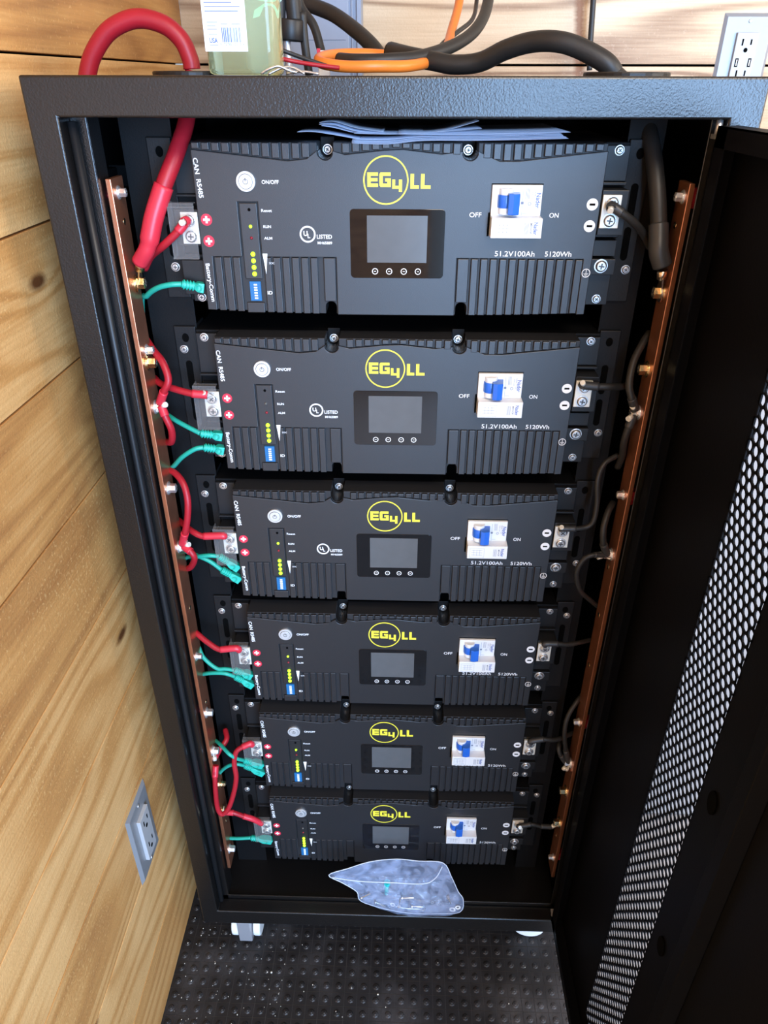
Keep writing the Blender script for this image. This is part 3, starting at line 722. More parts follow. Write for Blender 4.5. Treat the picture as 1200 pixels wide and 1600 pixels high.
# ------------------------------------------------------------------ cables
PATHS = {
  'red_main': [(-0.0131,0.1000,0.0626), (-0.0177,0.0950,0.0455), (-0.0128,0.0450,0.0164), (-0.0189,0.0150,-0.0109), (-0.0329,0.0000,-0.0415), (-0.0461,-0.0060,-0.0711), (-0.0575,-0.0080,-0.1017)],
  'red_loop': [(-0.0142,0.1000,0.0650), (-0.0150,0.1000,0.0746), (-0.0224,0.1000,0.0922), (-0.0398,0.1000,0.1060), (-0.0680,0.1000,0.1112), (-0.0976,0.1000,0.1014), (-0.1191,0.1000,0.0816), (-0.1312,0.1000,0.0606), (-0.1393,0.1000,0.0327)],
  'blk_main': [(0.4472,0.1000,0.0634), (0.4675,0.0950,0.0466), (0.4786,0.0600,0.0204), (0.4835,0.0300,-0.0081), (0.4897,0.0100,-0.0461), (0.4940,0.0000,-0.0764), (0.4960,-0.0100,-0.1019)],
  'blk_loop': [(0.4489,0.1000,0.0616), (0.4368,0.1000,0.0723), (0.4095,0.1100,0.0854), (0.3862,0.1200,0.0916), (0.3612,0.1400,0.0917), (0.3356,0.1600,0.0851), (0.3088,0.1800,0.0735), (0.2793,0.1900,0.0710), (0.2566,0.2000,0.0744), (0.2256,0.2200,0.0801), (0.2015,0.2500,0.0862)],
  'r1': [(-0.0122,-0.0060,-0.0761), (-0.0221,-0.0080,-0.0862), (-0.0414,-0.0050,-0.1015), (-0.0624,0.0120,-0.1159), (-0.0749,0.0200,-0.1317)],
  'r2': [(-0.0154,-0.0060,-0.2744), (-0.0318,-0.0080,-0.2722), (-0.0564,-0.0020,-0.2682), (-0.0739,0.0100,-0.2673), (-0.0886,0.0280,-0.2658)],
  'r2b': [(-0.0737,-0.0060,-0.2860), (-0.0645,-0.0120,-0.2686), (-0.0567,-0.0120,-0.2531), (-0.0631,-0.0040,-0.2345), (-0.0766,0.0100,-0.2251), (-0.0908,0.0300,-0.2174)],
  'r2c': [(-0.0726,-0.0060,-0.2894), (-0.0685,-0.0100,-0.3012), (-0.0641,-0.0080,-0.3209), (-0.0707,0.0040,-0.3425), (-0.0877,0.0280,-0.3541)],
  'r3': [(-0.0188,-0.0060,-0.4779), (-0.0438,-0.0080,-0.4781), (-0.0582,-0.0040,-0.4738), (-0.0731,0.0120,-0.4748), (-0.0888,0.0300,-0.4757)],
  'r3b': [(-0.0752,-0.0060,-0.4926), (-0.0664,-0.0140,-0.4696), (-0.0587,-0.0160,-0.4431), (-0.0556,-0.0140,-0.4168), (-0.0609,-0.0060,-0.3974), (-0.0754,0.0080,-0.3890), (-0.0920,0.0220,-0.3937), (-0.1055,0.0250,-0.4081), (-0.1125,0.0250,-0.4351), (-0.1111,0.0250,-0.4658)],
  'r3c': [(-0.0739,-0.0060,-0.4957), (-0.0633,-0.0120,-0.5010), (-0.0603,-0.0100,-0.5140), (-0.0728,0.0050,-0.5388), (-0.0920,0.0280,-0.5600), (-0.1086,0.0300,-0.5733), (-0.1168,0.0300,-0.6029), (-0.1154,0.0300,-0.6392), (-0.1034,0.0300,-0.6727)],
  'r4': [(-0.0202,-0.0060,-0.6789), (-0.0441,-0.0080,-0.6803), (-0.0629,-0.0020,-0.6722), (-0.0808,0.0080,-0.6637), (-0.0974,0.0240,-0.6625), (-0.1105,0.0300,-0.6391)],
  'r5': [(-0.0181,-0.0060,-0.8849), (-0.0304,-0.0100,-0.8884), (-0.0410,-0.0140,-0.8964), (-0.0456,-0.0180,-0.9181), (-0.0448,-0.0220,-0.9495), (-0.0521,-0.0260,-0.9852), (-0.0636,-0.0300,-1.0188), (-0.0757,-0.0320,-1.0319), (-0.0815,-0.0320,-1.0152), (-0.0801,-0.0320,-0.9753), (-0.0781,-0.0280,-0.9417), (-0.0774,-0.0180,-0.9254)],
  'r5b': [(-0.0800,-0.0040,-0.9201), (-0.0717,0.0000,-0.9058), (-0.0624,0.0120,-0.8959), (-0.0682,0.0300,-0.8929)],
  'r6': [(-0.0305,-0.0060,-1.0793), (-0.0474,-0.0080,-1.0684), (-0.0630,-0.0100,-1.0575), (-0.0799,-0.0100,-1.0564)],
  'g1a': [(-0.0283,0.0000,-0.1438), (-0.0406,-0.0030,-0.1439), (-0.0567,0.0000,-0.1484), (-0.0742,0.0120,-0.1602), (-0.0892,0.0300,-0.1800)],
  'g1b': [(-0.0980,0.0300,-0.3099), (-0.0830,0.0280,-0.3132), (-0.0634,0.0120,-0.3167), (-0.0457,0.0040,-0.3226), (-0.0309,0.0000,-0.3285)],
  'g2a': [(-0.0293,0.0000,-0.3481), (-0.0402,-0.0030,-0.3495), (-0.0584,0.0000,-0.3622), (-0.0761,0.0140,-0.3826), (-0.0960,0.0300,-0.4048), (-0.1074,0.0300,-0.4328), (-0.1096,0.0300,-0.4635), (-0.1062,0.0300,-0.5005)],
  'g2b': [(-0.1025,0.0300,-0.5190), (-0.0817,0.0200,-0.5218), (-0.0607,0.0040,-0.5182), (-0.0426,-0.0000,-0.5248), (-0.0279,0.0000,-0.5388)],
  'g3a': [(-0.0289,0.0000,-0.5159), (-0.0431,-0.0030,-0.5130), (-0.0638,0.0040,-0.5204), (-0.0834,0.0200,-0.5340), (-0.1012,0.0300,-0.5616), (-0.1112,0.0300,-0.5909), (-0.1117,0.0300,-0.6208), (-0.1073,0.0300,-0.6514)],
  'g3b': [(-0.0999,0.0300,-0.6765), (-0.0869,0.0180,-0.6915), (-0.0763,0.0060,-0.7091), (-0.0570,0.0000,-0.7253), (-0.0432,-0.0000,-0.7263), (-0.0296,0.0000,-0.7285)],
  'g4a': [(-0.0299,0.0000,-0.7419), (-0.0453,-0.0030,-0.7328), (-0.0720,0.0020,-0.7383), (-0.0968,0.0200,-0.7628), (-0.1159,0.0300,-0.7939), (-0.1257,0.0350,-0.8250)],
  'g4b': [(-0.1163,0.0300,-0.8761), (-0.1077,0.0300,-0.8942), (-0.0924,0.0240,-0.9057), (-0.0696,0.0000,-0.8965), (-0.0518,-0.0180,-0.8967), (-0.0415,-0.0140,-0.9118), (-0.0333,-0.0040,-0.9279)],
  'g5a': [(-0.0347,0.0000,-0.9454), (-0.0462,-0.0040,-0.9379), (-0.0627,-0.0020,-0.9456), (-0.0821,0.0100,-0.9770), (-0.1015,0.0300,-1.0275), (-0.1166,0.0350,-1.0658)],
  'g5b': [(-0.1278,0.0350,-1.1580), (-0.1139,0.0250,-1.1625), (-0.0914,0.0060,-1.1498), (-0.0682,0.0000,-1.1440), (-0.0419,0.0000,-1.1410)],
  'b1': [(0.4400,-0.0060,-0.0581), (0.4513,-0.0080,-0.0646), (0.4660,-0.0040,-0.0740), (0.4802,0.0080,-0.0856), (0.4965,0.0240,-0.1038)],
  'b2': [(0.4388,-0.0060,-0.2564), (0.4564,-0.0060,-0.2578), (0.4721,-0.0040,-0.2584), (0.4894,0.0100,-0.2635), (0.5054,0.0300,-0.2676)],
  'b2b': [(0.5047,-0.0060,-0.2866), (0.4969,-0.0100,-0.2703), (0.4921,-0.0060,-0.2541), (0.4964,0.0060,-0.2307), (0.5081,0.0200,-0.2118), (0.5169,0.0300,-0.2032)],
  'b2c': [(0.5043,-0.0060,-0.2933), (0.5004,-0.0080,-0.3093), (0.4995,-0.0040,-0.3302), (0.5051,0.0100,-0.3565), (0.5069,0.0240,-0.3802)],
  'b3': [(0.4386,-0.0060,-0.4578), (0.4572,-0.0060,-0.4574), (0.4726,-0.0040,-0.4553), (0.4794,-0.0040,-0.4442), (0.4802,-0.0020,-0.4190), (0.4766,0.0000,-0.3869), (0.4837,0.0080,-0.3677), (0.5013,0.0160,-0.3586)],
  'b3b': [(0.5049,-0.0040,-0.4989), (0.4967,-0.0080,-0.4797), (0.4934,-0.0060,-0.4557), (0.4993,0.0060,-0.4380), (0.5083,0.0200,-0.4312)],
  'b3c': [(0.5051,-0.0040,-0.4999), (0.4859,-0.0100,-0.4963), (0.4732,-0.0100,-0.5039), (0.4674,-0.0080,-0.5278), (0.4777,-0.0020,-0.5617), (0.4957,0.0080,-0.5848), (0.5136,0.0200,-0.6066)],
  'b4': [(0.4397,-0.0060,-0.6581), (0.4584,-0.0060,-0.6576), (0.4741,-0.0040,-0.6602), (0.4914,0.0020,-0.6613), (0.5128,0.0200,-0.6713)],
  'b5': [(0.4407,-0.0060,-0.8637), (0.4608,-0.0060,-0.8586), (0.4779,-0.0040,-0.8618), (0.4941,0.0040,-0.8642), (0.5137,0.0200,-0.8708)],
  'b5b': [(0.5083,-0.0040,-0.9201), (0.4982,-0.0080,-0.8805), (0.4910,-0.0080,-0.8407), (0.4933,-0.0020,-0.8112), (0.5056,0.0080,-0.7902), (0.5179,0.0220,-0.7858)],
  'b5c': [(0.5062,-0.0040,-0.9202), (0.4934,-0.0020,-0.8998), (0.4899,0.0040,-0.8885), (0.4957,0.0200,-0.8865)],
  'b6': [(0.4421,-0.0060,-1.0800), (0.4629,-0.0060,-1.0738), (0.4803,-0.0060,-1.0784), (0.4996,-0.0060,-1.0794)],
  'thin': [(0.5401,0.7200,0.2289), (0.5448,0.7200,0.1753), (0.5496,0.7200,0.1049), (0.5534,0.7200,0.0706)],
  'orange': [(0.3009,0.5000,0.2045), (0.2974,0.4600,0.1552), (0.2833,0.3800,0.1126), (0.2735,0.3000,0.0913), (0.2540,0.2200,0.0761), (0.2257,0.1700,0.0694), (0.1888,0.1500,0.0684), (0.1519,0.1500,0.0683), (0.1251,0.1600,0.0716), (0.1177,0.1900,0.0767), (0.1296,0.2400,0.0818), (0.1594,0.2800,0.0842), (0.1920,0.3000,0.0834), (0.2259,0.3000,0.0805)],
  'black_inner': [(0.3341,0.4200,0.1955), (0.3302,0.3600,0.1475), (0.3145,0.3000,0.1157), (0.2854,0.2500,0.0944), (0.2410,0.2000,0.0796), (0.2029,0.1800,0.0753), (0.1650,0.1800,0.0746), (0.1407,0.2000,0.0762)],
  'black_conduit': [(0.0406,0.4500,0.1771), (0.0739,0.4300,0.1514), (0.1172,0.4000,0.1344), (0.1517,0.3600,0.1130), (0.1739,0.3300,0.0957), (0.1892,0.3100,0.0793)],
  'strap': [(0.0723,0.3600,0.1685), (0.0775,0.3600,0.1404), (0.0950,0.3500,0.1183), (0.1052,0.3400,0.0887), (0.1108,0.3300,0.0736)],
  'thinblk': [(0.0729,0.1200,0.0872), (0.0903,0.1200,0.0812), (0.1101,0.1300,0.0748), (0.1306,0.1400,0.0688)],
  'thinred': [(0.0737,0.1100,0.0773), (0.0947,0.1100,0.0731), (0.1182,0.1200,0.0697), (0.1460,0.1300,0.0668)],
  'redup': [(0.3422,0.4600,0.2000), (0.3334,0.4400,0.1461), (0.3278,0.4200,0.1221), (0.3105,0.3800,0.1036)],
  'grayup': [(0.3256,0.4800,0.2022), (0.3225,0.4600,0.1552), (0.3146,0.4200,0.1297), (0.2922,0.3800,0.1126), (0.2690,0.3400,0.0962), (0.2622,0.3000,0.0792)],
}
def lug(parent, p, d, r, m='lug', flat=(1, 0, 0)):
    """ring lug: eye at p, barrel pointing along d"""
    p = Vector(p); d = Vector(d).normalized(); n = Vector(flat); n = (n-d*n.dot(d)).normalized()
    mb = MB(); mb.ring(p-n*.0006, n, r*.45, r*1.25, .0014, seg=24)
    s = n.cross(d).normalized(); q = []
    for t, w in ((r*.9, r*.8), (r*2.2, r*.7)):
        for a_ in (-1, 1):
            for h in (-.0006, .0009): q.append(mb.bm.verts.new(p+d*t+s*w*a_+n*h))
    for f in ((0, 1, 3, 2), (4, 6, 7, 5), (0, 2, 6, 4), (1, 5, 7, 3), (0, 4, 5, 1), (2, 3, 7, 6)): mb._f([q[i] for i in f])
    mb.cyl(p+d*r*2.0, d, r*.62, r*1.2, seg=16)
    return mb.build('ring_lug', M[m], parent)
def cable(name, pts, r, m, label, cat='cable', group=None, shrink=(), shrink_m=None, lugs=(), seg=14):
    """shrink: (i0,i1) control point spans covered by heat shrink"""
    g = empty(name, pts[0]); l = -Vector(pts[0])
    MB().tube(pts, r, seg=seg).build('jacket', M[m], g, fix=False).location = l
    for a_, b_ in shrink:
        P_ = pts[a_:b_+1] if a_ >= 0 else pts[a_-1 if False else a_:]
        MB().tube(P_, r*1.22, seg=seg).build('heat_shrink', M[shrink_m], g, fix=False).location = l
    for p, d, rr_, n_ in lugs:
        lug(g, p, d, rr_, m='tin', flat=n_).location = l
    return tag(g, label, cat, group)
def lerp(p, q, t): return tuple(Vector(p)*(1-t)+Vector(q)*t)
P_ = PATHS
X1 = (1, 0, 0); Y1 = (0, 1, 0)
def dirv(a_, b_): return Vector(b_)-Vector(a_)
# main red cable
p = P_['red_main']; eye = (-.0775, .004, -.1440)
p2 = p + [(-.0700, -.002, -.1190)]
g = cable('main_battery_cable', p, .0088, 'red_cable', 'thick red battery cable dropping from the rack top to the left busbar', shrink=[], lugs=[])
l = -Vector(p[0]); tail = [p[-3], p[-2], p[-1], (-.0715, -.003, -.1200)]
MB().tube(tail, .0104, rfun=lambda t: 1 if t < .62 else .86).build('heat_shrink', M['red_shrink'], g, fix=False).location = l
lug(g, eye, dirv(eye, (-.0700, -.0045, -.118)), .0085, 'brass').location = l
p = P_['red_loop']; cable('main_battery_cable', p, .0094, 'red_cable', 'thick red cable arching over the rack top from the left grommet')
# main black cable
p = P_['blk_main']
g = cable('main_battery_cable', p, .0088, 'black_cable', 'thick black battery cable dropping from the rack top to the right busbar'); l = -Vector(p[0])
tail = [p[-2], lerp(p[-2], p[-1], .5), p[-1], (.5030, -.010, -.1170)]
MB().tube(tail, .0104).build('heat_shrink', M['black_shrink'], g, fix=False).location = l
eye = (.5080, -.003, -.1480); lug(g, eye, dirv(eye, (.5040, -.010, -.118)), .0085, 'lug').location = l
cable('main_battery_cable', P_['blk_loop'], .0105, 'black_cable', 'thick black cable arching over the rack top from the right grommet')

def term_eye(k, side): return (-.0108, -.0005, -.0762-k*PITCH) if side == 'L' else (.4418, -.0009, -.0560-k*PITCH)
def tcable(key, k, side, label, end=None, rev=False, r=.0042):
    """battery lead: PATHS entry from the terminal towards the bar; end: busbar bolt position for its ring lug"""
    pts = list(P_[key]); red = side == 'L'
    eye = term_eye(k, side)
    lg = [(eye, dirv(eye, pts[0]), .0050, Y1)]
    pts.insert(0, tuple(Vector(eye)+dirv(eye, pts[0]).normalized()*.0105))
    sh = [(0, 2)]
    if end: lg.append((end, dirv(end, pts[-1]), .0055, X1)); sh.append((len(pts)-2, len(pts)-1))
    return cable('battery_lead', pts, r, 'red_cable' if red else 'black_cable', label, group='red battery leads' if red else 'black battery leads',
                 shrink=sh, shrink_m='red_shrink' if red else 'black_shrink', lugs=lg)
def bcable(key, start, side, label, r=.0044, sh=True):
    """lead seen only from its busbar lug to where it passes out of sight"""
    pts = list(P_[key]); red = side == 'L'
    if start and dirv(start, pts[0]).length > .012: pts.insert(0, tuple(Vector(start)+dirv(start, pts[0]).normalized()*.0115))
    return cable('battery_lead', pts, r, 'red_cable' if red else 'black_cable', label, group='red battery leads' if red else 'black battery leads',
                 shrink=[(0, 1)] if sh else [], shrink_m='red_shrink' if red else 'black_shrink', lugs=[(start, dirv(start, pts[0]), .0055, X1)] if start else [])
tcable('r1', 0, 'L', 'short red lead from the topmost battery, running behind the thick red cable')
tcable('r2', 1, 'L', 'red lead from the second battery running straight left to the busbar')
bcable('r2b', (-.0795, -.002, -.2925), 'L', 'red lead curving up from the silver bolt beside the second battery')
bcable('r2c', (-.0790, -.002, -.2925), 'L', 'red lead curving down from the silver bolt beside the second battery')
tcable('r3', 2, 'L', 'red lead from the third battery to the left busbar')
bcable('r3b', (-.0795, -.004, -.4985), 'L', 'red lead looping high over the busbar edge beside the third battery')
bcable('r3c', (-.0790, -.004, -.4985), 'L', 'red lead curling down behind the busbar below the third battery')
tcable('r4', 3, 'L', 'red lead sagging from behind the busbar to the fourth battery')
tcable('r5', 4, 'L', 'red lead hanging in a deep U loop beside the fifth battery', end=(-.0795, -.010, -.8990))
bcable('r5b', (-.0790, -.010, -.8990), 'L', 'short red lead rising from the bolt beside the fifth battery')
tcable('r6', 5, 'L', 'short red lead from the lowest battery to the left busbar', end=(-.0790, -.012, -1.0480))
tcable('b1', 0, 'R', 'black lead from the topmost battery down to the right busbar')
tcable('b2', 1, 'R', 'short black lead from the second battery')
bcable('b2b', (.5090, -.002, -.2920), 'R', 'black lead curving up from the bolt beside the second battery')
bcable('b2c', (.5085, -.002, -.2920), 'R', 'black lead curving down from the bolt beside the second battery')
tcable('b3', 2, 'R', 'thin black lead looping up from the third battery', r=.0034)
bcable('b3b', (.5090, -.003, -.4995), 'R', 'black lead rising from the bolt beside the third battery')
bcable('b3c', (.5085, -.003, -.4995), 'R', 'black lead bowing out left beside the third battery', r=.0034)
tcable('b4', 3, 'R', 'thin black lead from the fourth battery to the right busbar', r=.0034)
tcable('b5', 4, 'R', 'short black lead from the fifth battery', r=.0038)
bcable('b5b', (.5090, -.004, -.9150), 'R', 'black lead arching up from the bolt beside the fifth battery', r=.0036)
bcable('b5c', (.5085, -.004, -.9150), 'R', 'short black lead left of the bolt beside the fifth battery', r=.0036)
tcable('b6', 5, 'R', 'short black lead from the lowest battery straight to its gold bolt', end=(.5085, -.008, -1.0640), r=.0036)

# green patch cables
def boot(parent, l, p, k, low):
    """ridged strain relief and plug ending at the comm port of battery k"""
    z = -.1495-k*PITCH if low else -.1295-k*PITCH
    q = Vector((-.0060, .0080, z)); p = Vector(p); d = (q-p); d.normalize()
    mb = MB(); mb.tube([p, p+d*.006, p+d*.016], .0042, seg=12, sub=3)
    for i in range(4): mb.cyl(p+d*(.0015+.0034*i), d, .0056, .0018, seg=14)
    mb.build('strain_relief', M['green_boot'], parent, bevel=.0004).location = l
    mb = MB(); s = p+d*.0145; L_ = (q-s).length
    qd = d.to_track_quat('X', 'Z')
    vs = []
    for t, w, h in ((0, .0035, .0035), (.35, .0060, .0052), (1, .0062, .0055)):
        vs.append([mb.bm.verts.new(s+qd @ Vector((L_*t, a_*w, b_*h))) for a_, b_ in ((-1, -1), (1, -1), (1, 1), (-1, 1))])
    for A_, B_ in zip(vs, vs[1:]):
        for i in range(4): mb._f([A_[i], A_[(i+1) % 4], B_[(i+1) % 4], B_[i]])
    mb._f(vs[0][::-1]); mb._f(vs[-1])
    mb.build('plug', M['green_boot'], parent, bevel=.0008).location = l
    mb = MB(); c_ = s+qd @ Vector((L_*.55, 0, 0)); nrm = Vector((0, -1, 0))
    mb.ring(c_+nrm*.0056, nrm, .0026, .0042, .0012, seg=16); mb.build('latch_guard', M['green_cable'], parent, bevel=.0003).location = l
def patch(keys, label, ends):
    pts = []
    for k_ in keys: pts += P_[k_]
    g = empty('patch_cable', pts[0]); l = -Vector(pts[0])
    MB().tube(pts, .0031, seg=12, sub=7).build('jacket', M['green_cable'], g, fix=False).location = l
    for p, k, low in ends: boot(g, l, p, k, low)
    return tag(g, label, 'cable', 'green patch cables')
patch(['g1a', 'g1b'], 'green patch cable joining the topmost battery to the second', [(P_['g1a'][0], 0, True), (P_['g1b'][-1], 1, False)])
patch(['g2a', 'g2b'], 'green patch cable joining the second battery to the third', [(P_['g2a'][0], 1, True), (P_['g2b'][-1], 2, True)])
patch(['g3a', 'g3b'], 'green patch cable joining the third battery to the fourth', [(P_['g3a'][0], 2, False), (P_['g3b'][-1], 3, False)])
patch(['g4a', 'g4b'], 'green patch cable joining the fourth battery to the fifth', [(P_['g4a'][0], 3, True), (P_['g4b'][-1], 4, False)])
patch(['g5a', 'g5b'], 'green patch cable joining the fifth battery to the lowest', [(P_['g5a'][0], 4, True), (P_['g5b'][-1], 5, False)])

# ------------------------------------------------------------------ booklets on the top battery
def booklet(label, pages, mname='paper'):
    """pages: list of (profile [(x,z)...], y0, y1): sheets bent along x"""
    g = empty('booklet', (pages[0][0][0][0], pages[0][1], pages[0][0][0][1])); l = -Vector(g.location)
    for i, (prof, y0, y1) in enumerate(pages):
        mb = MB(); P3 = [Vector((x, 0, z)) for x, z in prof]; C = []
        n = len(P3)
        for k in range(n-1):
            p0 = P3[k-1] if k else P3[0]; p1 = P3[k]; p2 = P3[k+1]; p3 = P3[k+2] if k+2 < n else P3[-1]
            for s in range(6):
                t = s/6; C.append(0.5*((2*p1)+(p2-p0)*t+(2*p0-5*p1+4*p2-p3)*t*t+(3*p1-p0-3*p2+p3)*t*t*t))
        C.append(P3[-1]); mb.smooth = True
        a_ = [mb.bm.verts.new((c.x, y0+.004*math.sin(i*2.1+c.x*9), c.z)) for c in C]; b_ = [mb.bm.verts.new((c.x, y1, c.z)) for c in C]
        for k in range(len(C)-1): mb._f([a_[k], a_[k+1], b_[k+1], b_[k]])
        mb.build('page', M[mname], g, solid=.00035).location = l
    return tag(g, label, 'booklet', 'booklets on the top battery')
booklet('open booklet lying lowest on the top battery, its left edge drooping over the front', [
    ([(.168, -.0002+.0010*i), (.205, -.0008+.0012*i), (.24, .0024+.0011*i), (.30, .0030+.0012*i), (.3855-.002*i, .0052+.0012*i)], -.010+.002*i, .12) for i in range(4)])
booklet('pale booklet lying flat on the right, topmost layer of the papers', [
    ([(.215, .0080+.0008*i), (.27, .0076+.0009*i), (.33, .0086+.0009*i), (.3875-.003*i, .0106+.0007*i)], -.006+.003*i, .13) for i in range(3)])
booklet('booklet with front pages flaring up to the right', [
    ([(.17, .0092), (.21, .0085), (.24, .0092), (.265, .0120), (.296, .0200)], -.002, .10),
    ([(.17, .0086), (.21, .0080), (.25, .0100), (.299, .0135)], -.001, .10)])
booklet('curled booklet with left pages fanned up', [
    ([(.1120, .0095), (.128, .0098), (.150, .0070), (.175, .0030)], -.004, .08),
    ([(.1350, .0180), (.150, .0190), (.172, .0135), (.200, .0100)], .000, .09),
    ([(.1345, .0165), (.150, .0160), (.172, .0105), (.200, .0085)], .002, .09),
    ([(.1360, .0150), (.150, .0130), (.172, .0085), (.200, .0075)], .003, .09)])

# ------------------------------------------------------------------ clear bag of fittings in the bottom of the rack
def bag_mat():
    m = mat('clear_zip_bag', (.50, .60, .85), .12, spec=.9)
    nt = m.node_tree; N = nt.nodes; L = nt.links; b = N['Principled BSDF']
    out = N['Material Output']; tr = N.new('ShaderNodeBsdfTransparent'); mx = N.new('ShaderNodeMixShader')
    tc = N.new('ShaderNodeTexCoord'); n = N.new('ShaderNodeTexNoise'); n.inputs['Scale'].default_value = 38; n.inputs['Detail'].default_value = 4; n.inputs['Distortion'].default_value = 1.5
    L.new(tc.outputs['Object'], n.inputs['Vector'])
    mr = N.new('ShaderNodeMapRange'); mr.inputs['From Min'].default_value = .35; mr.inputs['From Max'].default_value = .75; mr.inputs['To Min'].default_value = .07; mr.inputs['To Max'].default_value = .34
    L.new(n.outputs['Fac'], mr.inputs['Value']); L.new(mr.outputs[0], mx.inputs[0]); L.new(tr.outputs[0], mx.inputs[1]); L.new(b.outputs[0], mx.inputs[2]); L.new(mx.outputs[0], out.inputs[0])
    bp = N.new('ShaderNodeBump'); bp.inputs['Strength'].default_value = .8; bp.inputs['Distance'].default_value = .004; L.new(n.outputs['Fac'], bp.inputs['Height']); L.new(bp.outputs[0], b.inputs['Normal'])
    return m
M['bag'] = bag_mat()
M['bag_seam'] = mat('bag_seam', (.75, .82, .95), .25, alpha=.85)
import mathutils
outline = [(.1050, -.0500, -1.1700), (.1400, -.0480, -1.1520), (.1800, -.0450, -1.1350), (.2260, -.0420, -1.1300), (.2650, -.0420, -1.1340), (.3080, -.0440, -1.1340),
           (.3240, -.0490, -1.1650), (.3380, -.0540, -1.2020), (.3480, -.0580, -1.2200), (.3440, -.0600, -1.2560), (.3000, -.0600, -1.2640), (.2500, -.0600, -1.2640), (.2050, -.0590, -1.2540), (.1620, -.0570, -1.2350), (.1550, -.0550, -1.2100), (.1300, -.0530, -1.1880)]
def bag():
    g = empty('plastic_bag', (.23, -.045, -1.264)); l = -Vector(g.location)
    c0 = Vector((.245, -.052, -1.205)); n = len(outline)
    # smooth the outline
    P3 = [Vector(p) for p in outline]; C = []
    for k in range(n):
        p0, p1, p2, p3 = P3[k-1], P3[k], P3[(k+1) % n], P3[(k+2) % n]
        for s in range(4):
            t = s/4; C.append(0.5*((2*p1)+(p2-p0)*t+(2*p0-5*p1+4*p2-p3)*t*t+(3*p1-p0-3*p2+p3)*t*t*t))
    rr = random.Random(5)
    for side, nm in ((-1, 'front_sheet'), (1, 'back_sheet')):
        mb = MB(); mb.smooth = True; rows = []; K = 9
        for j in range(K):
            t = j/K; bulge = (1-(1-t)**2.2) if False else math.sin(t*math.pi/2)**.7
            ring_ = []
            for i, c in enumerate(C):
                p = c.lerp(c0, t)
                lowness = max(0, min(1, (-1.16-p.z)/.09))
                d = (.004+.026*lowness)*bulge*side + .0025*bulge*math.sin(i*.9+j*1.7)+.002*bulge*rr.uniform(-1, 1)
                ring_.append(mb.bm.verts.new((p.x, p.y+d+(.012*lowness if side > 0 else .006*(1-lowness)), p.z)) if j else mb.bm.verts.new(c))
            rows.append(ring_)
        m_ = len(C)
        for A_, B_ in zip(rows, rows[1:]):
            for i in range(m_): mb._f([A_[i], A_[(i+1) % m_], B_[(i+1) % m_], B_[i]])
        cc = mb.bm.verts.new(Vector((c0.x, sum(v.co.y for v in rows[-1])/m_, c0.z)))
        for i in range(m_): mb._f([rows[-1][i], rows[-1][(i+1) % m_], cc])
        mb.build(nm, M['bag'], g, fix=False, solid=.00015).location = l
    mb = MB(); pts = [tuple(p) for p in C]; mb.tube(pts+[pts[0]], .0008, seg=6, sub=1); mb.build('seam', M['bag_seam'], g).location = l
    mb = MB(); mb.tube([(.1100, -.0540, -1.1705), (.160, -.0600, -1.1700), (.22, -.0630, -1.1670), (.275, -.0620, -1.1690), (.296, -.0560, -1.1600), (.3070, -.0480, -1.1400)], .0009, seg=6); mb.build('zip_strip', M['bag_seam'], g).location = l
    return tag(g, 'clear zip bag of small fittings slumped over the bottom front lip of the rack', 'bag')
bag()
FL = 'small fittings in the clear bag'
def tiny(name, mb, m, label, cat): tag(mb.build(name, M[m], bevel=.0002), label, cat, FL)
mb = MB(); mb.cyl((.2090, -.052, -1.2170), (.03, 0, 1), .0040, .030, seg=12); mb.cyl((.2100, -.052, -1.1890), (.03, 0, 1), .0062, .0060, seg=6); M['teal'] = mat('teal_plastic', (.02, .55, .52), .4)
tiny('wall_plug', mb, 'teal', 'teal plastic plug standing in the clear bag', 'plug')
spots = [((.232, -.066, -1.226), (.1, 0, 1), 'bright screw standing upright in the bag, right of the teal plug'), ((.165, -.060, -1.213), (1, 0, .9), 'screw slanting up at the left end of the bag'),
         ((.190, -.066, -1.216), (1, 0, -.7), 'screw slanting down left of the teal plug'), ((.256, -.067, -1.224), (1, 0, -.02), 'screw lying level in the middle of the bag'),
         ((.238, -.066, -1.201), (1, 0, .1), 'short screw above the upright one in the bag'), ((.320, -.060, -1.206), (.3, 0, -1), 'short bolt at the right end of the bag')]
for p, d, lb in spots:
    p = (p[0], p[1]-.004, p[2]); mb = MB(); mb.cyl(p, d, .0013, .020, seg=10); mb.cyl(Vector(p)-Vector(d).normalized()*.002, d, .0030, .0022, seg=12); tiny('screw', mb, 'steel', lb, 'screw')
mb = MB(); mb.tube([(.2250, -.066, -1.2335), (.2450, -.067, -1.2375), (.2700, -.066, -1.2400)], .0010, seg=8); mb.tube([(.2700, -.066, -1.2400), (.2760, -.066, -1.2450), (.2800, -.066, -1.2400)], .0010, seg=8)
tiny('hook', mb, 'steel', 'long bent wire hook lying along the bottom of the bag', 'hook')
for i, (x, z, ro) in enumerate(((.2205, -1.228, .0048), (.3290, -1.2380, .0056), (.3385, -1.2310, .0050), (.2920, -1.2180, .0034), (.3020, -1.2240, .0034))):
    mb = MB(); mb.ring((x, -.066, z), (.1*i-.2, -1, .1), ro*.45, ro, .0010, seg=20)
    tiny('washer', mb, 'white_plastic' if i < 3 else 'steel', ['white washer at the centre of the bag', 'white washer at the lower right of the bag', 'white washer at the far right rim of the bag', 'small steel washer right of centre in the bag', 'small steel washer next to the white rim washers'][i], 'washer')

# ------------------------------------------------------------------ things on top of the rack
ZT = FZ1
